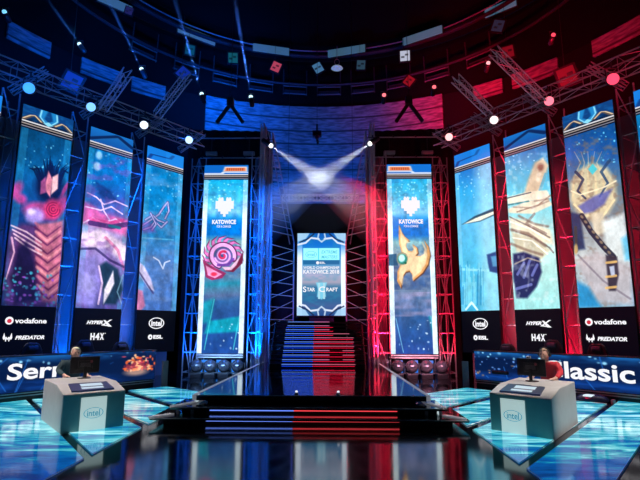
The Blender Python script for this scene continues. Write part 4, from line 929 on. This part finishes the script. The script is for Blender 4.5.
HAIRB = mat('blond_hair', (.85, .78, .62), .6); JT = mat('dark_teal_jacket', (.02, .05, .065), .8); JR = mat('red_jersey', (.55, .015, .03), .7); HAIRL = mat('light_brown_hair', (.45, .3, .22), .6)
for sx in (-1, 1):
    e, M, D_, sh, rz = podium(sx)
    g = (lambda x, y, z: M @ Vector((x, y, z)))
    if sx < 0: h1, h2 = at_z(66, 376.5, .885), at_z(91, 376.5, .885); hd = at_y(75, 352, 11.9); mo = at_y(84, 378, 11.25)
    else: h1, h2 = at_z(524, 378.5, .885), at_z(549, 380, .885); hd = at_y(545, 353, 11.9); mo = at_y(532, 379, 11.0)
    px_, py_ = hd.x, hd.y
    prz = rz if sx < 0 else rz
    base = Vector((px_, py_, 0)); inv = (Matrix.Translation(base) @ Matrix.Rotation(prz, 4, 'Z')).inverted()
    a, b_ = inv @ h1, inv @ h2; hs = {-1: a, 1: b_} if a.x < b_.x else {-1: b_, 1: a}
    base.z = .02
    for q in hs: hs[q].z -= .02; hs[q] = Vector((hs[q].x/1.14, hs[q].y/1.14, hs[q].z/1.03)); hs[q].y = max(hs[q].y, -.55); hs[q].x = max(min(hs[q].x, .42), -.42)
    player(sx, base, prz, JT if sx < 0 else JR, HAIRB if sx < 0 else HAIRL, 'blond player in a dark teal jacket and headset leaning over the podium, hands on top' if sx < 0 else 'player in a red jersey and headset seated behind the monitor on the podium', hs)
    s = empty('stool', (base+Matrix.Rotation(prz, 3, 'Z') @ Vector((0, .14, -.02))), prz, 'black stool under the %s' % ('blond player' if sx < 0 else 'player in red'), 'stool')
    MB().lathe([(.18, .5), (.2, .53), (.19, .56)], 20).build('seat', CH, s, smooth=True); bb_ = MB().tube((0, 0, .03), (0, 0, .5), .035, 8); bb_.build('post', STEEL, s); MB().lathe([(.2, 0), (.19, .02), (.05, .04)], 20).build('foot', BLACKM, s)
    monitor((mo.x, mo.y, .86), rz, 'black monitor seen from behind on the podium in front of the %s' % ('blond player' if sx < 0 else 'player in red'))
    kb = at_z(79 if sx < 0 else 540, 375 if sx < 0 else 378, .95)
    if sx > 0:
        q = at_y(526, 351.5, 11.1); c = empty('webcam', (mo.x-.05, mo.y-.02, 1.33), rz, 'small pale webcam on top of the red side monitor', 'webcam')
        MB().box((0, 0, .03), (.1, .05, .05)).build('case', mat('webcam_grey', (.35, .35, .4), .4), c, .01); MB().lathe([(.018, 0), (.015, .02)], 12, Matrix.Rotation(R(90), 3, 'X'), (0, -.03, .03)).build('lens', BLACKM, c)

# ================================================================== TRUSSES, SCAFFOLDS, DRAPES
def box_truss(name, p, q, w_, lab, cat='truss', group=None, step=.9, r=.03, rl=.016, m=ALU, parent=None):
    p, q = Vector(p), Vector(q); L = (q-p).length; e = empty(name, p, 0, lab, cat, group)
    if parent: e.parent = parent; e.location = p-parent.location
    d_ = (q-p).normalized(); upv = Vector((0, 0, 1)) if abs(d_.z) < .95 else Vector((0, 1, 0)); a = d_.cross(upv).normalized(); c = a.cross(d_).normalized()
    cor = [a*s_*w_/2+c*t_*w_/2 for s_, t_ in ((-1, -1), (1, -1), (1, 1), (-1, 1))]
    for o_ in cor: MB().tube(o_, o_+d_*L, r).build('chord', m, e)
    b = MB(); n = max(1, round(L/step))
    for k in range(4):
        u, v = cor[k], cor[(k+1) % 4]
        for i in range(n):
            t0, t1 = d_*L*i/n, d_*L*(i+1)/n
            b.tube(u+t0, v+t1, rl, 5) if i % 2 == 0 else b.tube(v+t0, u+t1, rl, 5)
            b.tube(u+t0, v+t0, rl, 5)
    b.build('lacing', m, e); return e
def scaffold(name, base, rz, wx, wy, H, lab, nx=1, lift=.95, z0=0, r=.028, brace=True, group=None, m=STEEL, planks=False):
    e = empty(name, base, rz, lab, 'scaffold', group)
    xs = [-wx/2+wx*i/nx for i in range(nx+1)]
    for x in xs:
        for y in (0, wy): MB().tube((x, y, z0), (x, y, H), r).build('post', m, e)
    n = int((H-z0)/lift)
    for k in range(n+1):
        z = z0+.15+k*lift
        if z > H: break
        b = MB()
        for y in (0, wy): b.tube((xs[0], y, z), (xs[-1], y, z), r*.8)
        for x in xs: b.tube((x, 0, z), (x, wy, z), r*.8)
        b.build('ledger', m, e)
    if brace:
        for k in range(0, n, 2):
            for i in range(nx):
                b = MB(); z = z0+.15+k*lift; x0, x1 = (xs[i], xs[i+1]) if (k//2+i) % 2 else (xs[i+1], xs[i])
                b.tube((x0, -.03, z), (x1, -.03, min(H, z+2*lift)), r*.7); b.build('brace', m, e)
    return e
def drape(name, p, q, z0, z1, m, lab, cat='curtain', amp=.05, wl=.35, kind=None):
    p, q = Vector(p), Vector(q); L = (q-p).length; d_ = (q-p)/L; nrm = Vector((-d_.y, d_.x)); n = max(8, int(L/wl*8)); b = MB(); vs = []
    for off in (0, .02):
        for i in range(n+1):
            s_ = L*i/n; w2 = amp*math.sin(2*math.pi*s_/wl)+off; x, y = p+d_*s_+nrm*w2; vs += [(x, y, z0), (x, y, z1)]
    k = 2*(n+1); fs = []
    for i in range(n): a0 = 2*i; fs += [(a0, a0+2, a0+3, a0+1), (k+a0, k+a0+1, k+a0+3, k+a0+2), (a0, k+a0, k+a0+2, a0+2), (a0+1, a0+3, k+a0+3, k+a0+1)]
    b.add(vs, fs); o = b.build(name, m, smooth=False); return tag(o, lab, cat)
for sx in (-1, 1):
    s = side[sx]
    def W(dd, off, z=0): # dd along wall, off behind it
        return Vector((sx*(8.27-dd*.5792+off*.8152), 15.7+dd*.8152+off*.5792, z))
    ori = -sx*math.atan2(.8152, .5792)
    # cloth behind the banners
    a, b_ = W(-5.5, 1.75), W(5.6, 1.75); drape('backdrop_cloth', a.xy, b_.xy, 0, 9.0, CLOTH, 'smooth grey cloth hung behind the banners, washed %s by the stage lamps' % s, amp=.02, wl=1.6)
    # scaffold behind the whole banner wall
    gp = W(.31, .2); scaffold('scaffold_tower', gp, ori, .56, .9, 9.3, 'scaffold tower showing in the gap beside the outermost %s side banner' % s, group='scaffold towers between the banners')
    gp = W(2.59, .2); scaffold('scaffold_tower', gp, ori, .56, .9, 9.3, 'scaffold tower showing in the gap beside the innermost %s side banner' % s, group='scaffold towers between the banners')
    gp = W(-1.9, .2); scaffold('scaffold_tower', gp, ori, .5, .9, 9.3, 'scaffold tower outside the outermost fully seen %s side banner' % s, nx=1, group='scaffold towers between the banners')
    scaffold('scaffold_tower', (sx*5.28, 20.7, 0), 0, .62, 1.0, 9.3, 'slim scaffold tower between the %s banners and the emblem tower' % s, nx=2, lift=.8, group='scaffold towers between the banners')
    scaffold('scaffold_tower', (sx*2.66, 20.7, 0), 0, .56, 1.0, 9.6, 'slim scaffold tower on the stair side of the %s emblem tower' % s, nx=1, lift=.8, group='scaffold towers at the stair')
    # overhead truss carrying round lamps
    p, q = W(-5.2, -.2, 9.75), W(5.3, -.2, 9.75); lt = box_truss('lamp_truss', p, q, .5, 'long box truss above the %s side banners carrying round lamps' % s, step=1.1, r=.025, rl=.012)
    for k_, dd in enumerate((-4.2, -1.9, .4, 2.6, 4.6)):
        a = W(dd, .3, 9.3); b_ = W(dd+.75, -.35, 10.15)
        box_truss('outrigger', a, b_, .2, None, None, step=.45, r=.018, rl=.009, parent=lt)
    # stair side verticals: bright pipes and drape, stepping back along the runway
    for k_, (x, y, hh) in enumerate(((2.42, 21.0, 10.9), (2.3, 21.9, 10.3))):
        scaffold('scaffold_tower', (sx*x, y, 0), R(90), .8, .14, hh, 'tall lit scaffold column beside the %s side of the stairs, %s' % (s, 'front one' if k_ == 0 else 'rear one'), nx=2, lift=.55, r=.035, group='scaffold columns at the stair')
    e = empty('raking_scaffold', (sx*2.2, 21.5, 0), 0, 'sloping scaffold frame descending towards the centre screen, %s side' % s, 'scaffold')
    b = MB(); P0, P1 = Vector((-sx*.1, -.4, 10.7)), Vector((sx*(-.95), 1.8, 6.0)); b.tube(P0, P1, .035); b.tube(P0+Vector((sx*.2, 0, 0)), P1+Vector((sx*.2, 0, -.1)), .03); b.build('raker', STEEL, e)
    b = MB(); b.tube(P1, (P1.x, P1.y, .7), .035); b.tube(P0, (P0.x, P0.y, .7), .035); b.build('post', STEEL, e)
    b = MB()
    for i in range(16):
        t = i/16; A_ = P0.lerp(P1, t); MB().tube(A_, (-sx*.05, A_.y*.3, A_.z), .02).build('rung', STEEL, e)
    for i in range(9): z = 5.6-i*.55; MB().tube((P1.x, P1.y, z), (-sx*.05, 0, z), .02).build('rung', STEEL, e)
    b = MB()
    for i in range(8): z = 5.6-i*.6; MB().tube((P1.x, P1.y, z), (-sx*.05, 0, z-.6), .016).build('brace', STEEL, e)
    # pleated vertical cloth that catches the light beside the tower
    drape('side_curtain', (sx*2.2, 22.0), (sx*2.95, 21.9), 0, 9.8, CLOTH, 'narrow pleated grey curtain between emblem tower and stairs, lit %s' % s, amp=.05, wl=.2)
    # black box around the tower heads
    drape('black_curtain', (sx*2.35, 22.3), (sx*6.2, 22.0), 0, 11.2, DRAPE, 'black curtain hung behind the %s emblem tower up to the rig' % s, amp=.04, wl=.5)
    for z, nm in ((10.33, 'upper'), (9.4, 'lower')):
        e = empty('rig_pipe', (sx*3.8, 20.9, z), 0, '%s horizontal pipe over the %s emblem tower' % (nm, s), 'pipe', 'rig pipes over the emblem towers'); b = MB(); b.tube((-1.5, 0, 0), (1.5, 0, 0), .03, 8); b.build('pipe', STEEL, e)
        b = MB()
        for x in (-1.4, -.5, .5, 1.4): MB().box((x, 0, .04), (.06, .08, .1)).build('clamp', BLACKM, e)
    for x, nm in ((sx*4.8, 'outer'), (sx*3.12, 'inner')):
        e = empty('blinder_light', (x, 20.9, 9.6), 0, 'small grey work light above the %s emblem tower, %s one' % (s, nm), 'work light', 'work lights above the emblem towers'); MB().box((0, 0, 0), (.5, .2, .16)).build('case', mat('worklight_grey', (.4, .38, .36), .5), e, .02); b = MB(); b.tube((0, 0, .08), (0, 0, .73), .02); b.build('bracket', BLACKM, e)
    e = empty('chain_hoist', (sx*4.1, 21.2, 11.2), 0, 'dark bridle with chain hoist above the %s emblem tower' % s, 'hoist'); b = MB(); b.tube((-.6, 0, 0), (0, 0, .9), .09); b.tube((.6, 0, 0), (0, 0, .9), .09); b.build('bridle', BLACK, e); MB().box((0, 0, 1.0), (.3, .3, .4)).build('motor', BLACK, e, .03); b = MB(); b.tube((0, 0, 1.2), (0, 0, 9), .015); b.build('chain', BLACK, e)
    # inclined trusses up to the ceiling
    arms = [((188, 75), (157, 115), 17.0), ((128, 72), (103, 108), 15.5)] if sx < 0 else [((455, 78), (490, 112), 17.0), ((493, 50), (543, 99), 15.5)]
    for k_, (a, b2, Y) in enumerate(arms):
        A_ = at_y(*a, Y-1.5); B_ = at_y(*b2, Y); box_truss('inclined_truss', B_, A_, .25, 'inclined truss climbing from the %s lamp truss to the ceiling, %s' % (s, ('inner one', 'outer one')[k_]), step=.45, r=.022, rl=.01, group='inclined trusses')
# upper flown truss on the dark sides
for sx, pa, pb in ((-1, (0, 64), (62, 90)), (1, (640, 56), (560, 85))):
    pass
e = box_truss('bridge_truss', (-1.95, 24.3, 8.45), (1.95, 24.3, 8.45), .3, 'white horizontal bridge truss crossing above the centre screen', step=.35, r=.03, rl=.014, m=mat('white_truss', (.8, .8, .82), .4, .2))
o = lamp('bridge_wash', 'SPOT', (0, 21.5, 8.0), (0, 24.3, 8.45), 150, (.5, .6, 1), .1, spot=70)
for x in (.3, 3.6): MB().tube((x, 0, .15), (x, 0, 21.5), .012).build('hanging_cable', BLACK, e)

# ------------------------------------------------------------------ lamps on the truss (round bright faces)
LF_ = {-1: [((29, 88), 1.0, (60, 150, 255)), ((91, 107), 1.0, (120, 185, 255)), ((144, 125), 1.0, (225, 240, 255)), ((189, 140), 1.0, (190, 225, 255))],
       1: [((613, 79), 1.0, (255, 70, 100)), ((549, 101), 1.0, (255, 120, 140)), ((494, 120), 1.0, (255, 225, 225)), ((449, 137), 1.0, (255, 190, 190))]}
nm = ['outermost, above the outer banner', 'second from outside', 'third from outside, brightest', 'innermost, nearest the emblem tower']
for sx in (-1, 1):
    for k, (p, s_, c) in enumerate(LF_[sx]):
        Y = (13.9, 15.5, 17.2, 18.9)[k]; P = at_y(*p, Y); cvec = (cam.matrix_world.translation-P).normalized()
        e = empty('wash_light', P, 0, 'round glowing wash light hanging from the %s side truss, %s' % (side[sx], nm[k]), 'stage light', 'round wash lights on the lamp trusses')
        dirv = Vector((-sx*.35, -.9, -.35)).normalized(); M = dirv.to_track_quat('Z', 'Y').to_matrix()
        r = .15 if k else .17
        MB().lathe([(r*.8, -.28), (r*1.05, -.2), (r*1.1, -.02), (r*1.12, 0)], 24, M).build('head', BLACKM, e, smooth=True)
        MB().lathe([(r, -.01), (r*.96, .03), (r*.6, .05)], 24, M).build('lens', emis('wash_lens_%d_%d' % (k, sx), c, 1.6), e, smooth=True)
        b = MB()
        for q in (-1, 1): b.tube((q*.2, 0, 0), (q*.2, .02, .35), .018)
        b.tube((-.2, .02, .35), (.2, .02, .35), .02); b.tube((0, .02, .35), (0, .02, .55), .03); b.build('yoke', BLACKM, e)

# ------------------------------------------------------------------ beams of haze
def haze_mat(name, dens, L, rise=1, hold=.2):
    m, n, l = nt(name)
    for x in list(n):
        if x.type == 'BSDF_PRINCIPLED': n.remove(x)
    v = n.new('ShaderNodeVolumeScatter'); out = [x for x in n if x.type == 'OUTPUT_MATERIAL'][0]; v.inputs['Anisotropy'].default_value = 0.0
    tc = n.new('ShaderNodeTexCoord'); s = n.new('ShaderNodeSeparateXYZ'); l.new(tc.outputs['Object'], s.inputs[0])
    mr = n.new('ShaderNodeMapRange'); mr.interpolation_type = 'SMOOTHSTEP'; mr.inputs[1].default_value = L*.2; mr.inputs[2].default_value = L*.98; mr.inputs[3].default_value = dens; mr.inputs[4].default_value = 0; l.new(s.outputs['Z'], mr.inputs[0])
    m3 = n.new('ShaderNodeMapRange'); m3.inputs[1].default_value = 0; m3.inputs[2].default_value = L*.55; m3.inputs[3].default_value = rise; m3.inputs[4].default_value = 1; l.new(s.outputs['Z'], m3.inputs[0])
    mm = n.new('ShaderNodeMath'); mm.operation = 'MULTIPLY'; l.new(mr.outputs[0], mm.inputs[0]); l.new(m3.outputs[0], mm.inputs[1])
    mr.inputs[1].default_value = L*hold
    l.new(mm.outputs[0], v.inputs['Density']); l.new(v.outputs[0], out.inputs['Volume']); return m
def beam(P, dirv, L, half_deg, energy, color, dens, lab, cat='light beam', r0=.05, grp=None):
    q = Vector(dirv).normalized().to_track_quat('Z', 'Y'); r1 = r0+L*math.tan(R(half_deg))*1.15
    b = MB(); b.lathe([(r0, 0), (r1, L)], 24); o = b.build('haze_beam', haze_mat('haze_%d' % len(bpy.data.materials), dens, L, .12 if half_deg > 5 else 1, .42 if half_deg > 5 else .2), smooth=True)
    o.location = Vector(P)+Vector(dirv).normalized()*.16; o.rotation_euler = q.to_euler(); tag(o, lab, cat, grp)
    lamp('beam_lamp', 'SPOT', Vector(P)+Vector(dirv).normalized()*.18, Vector(P)+Vector(dirv)*10, energy, color, .02, spot=2*half_deg, blend=.6)
def profile(P, dirv, lab, lens, grp=None, s=1.0):
    e = empty('beam_light', P, 0, lab, 'stage light', grp); M = Vector(dirv).normalized().to_track_quat('Z', 'Y').to_matrix()
    MB().lathe([(.06*s, -.45*s), (.11*s, -.4*s), (.12*s, -.1*s), (.09*s, .02*s)], 20, M).build('head', BLACKM, e, smooth=True)
    MB().lathe([(.09*s, .0), (.1*s, .05*s), (.085*s, .11*s), (.04*s, .14*s)], 18, M).build('lens', lens, e, smooth=True)
    b = MB(); b.tube((-.15*s, 0, -.05), (-.15*s, 0, .25), .015); b.tube((.15*s, 0, -.05), (.15*s, 0, .25), .015); b.tube((-.15*s, 0, .25), (.15*s, 0, .25), .018); b.build('yoke', BLACKM, e)
WL_ = emis('profile_lens', (255, 250, 245), 2.0)
for sx, p in ((-1, (270, 145)), (1, (371, 143))):
    P = at_y(*p, 19.9); dv = Vector((-sx*.78, -.16, -.60))
    profile(P, dv, 'small profile light with a white beam at the head of the %s side scaffold' % side[sx], WL_)
    beam(P, dv, 6.6, 9.5, 3900, (.8, .9, 1), .2, 'white haze beam falling towards the centre from the %s side' % side[sx])
bs = [((80, 45), (-.55, -.35, .9), 24, -1), ((142, 70), (-.62, -.2, 1.0), 23, -1), ((202, 95), (-.52, -.1, 1.0), 23, -1), ((251, 98), (-.30, -.1, 1.0), 23, -1)]
ends = [(48, 0), (104, -8), (172, -10), (233, -10)]
nb = ['far left of the hall', 'second from left', 'third from left', 'rising left of the centre axis']
for k, ((p, _, Y, sx), q) in enumerate(zip(bs, ends)):
    P = at_y(*p, Y); Q = at_y(*q, Y-1.0); dv = (Q-P)
    profile(P, dv, 'small beam light pointing up at the dome, '+nb[k], emis('beam_lens_blue', (190, 235, 255), 2), 'beam lights pointing at the dome', 1.0)
    beam(P, dv.normalized(), dv.length*1.15, 1.5, (12000, 26000, 40000, 50000)[k], (.05, .2, 1), (.35), 'narrow blue haze beam rising to the dome, '+nb[k], r0=.03, grp='blue beams')
for k, (p, Y, c) in enumerate((((384, 96), 23, (255, 120, 130)), ((434, 88), 23, (255, 110, 120)), ((488, 64), 23, (255, 170, 175)), ((553, 36), 22, (255, 70, 90)), ((5, 13), 20, (110, 190, 235)))):
    P = at_y(*p, Y); profile(P, (0, -.8, .5), ['small pink lens light nearest the stairs in the red rig', 'small pink lens light second from the stairs in the red rig', 'pale pink lens light over the inclined red truss', 'small red lens light at the far right of the rig', 'small blue lens light at the upper left corner'][k], emis('small_lens_%d' % k, c, 1.5), 'small unlit-beam lights in the rig', 1.0)

# emitters other than the lamps are found by bounced rays, which keeps the lamp light and the haze clean
for m_ in bpy.data.materials: m_.cycles.emission_sampling = 'NONE'
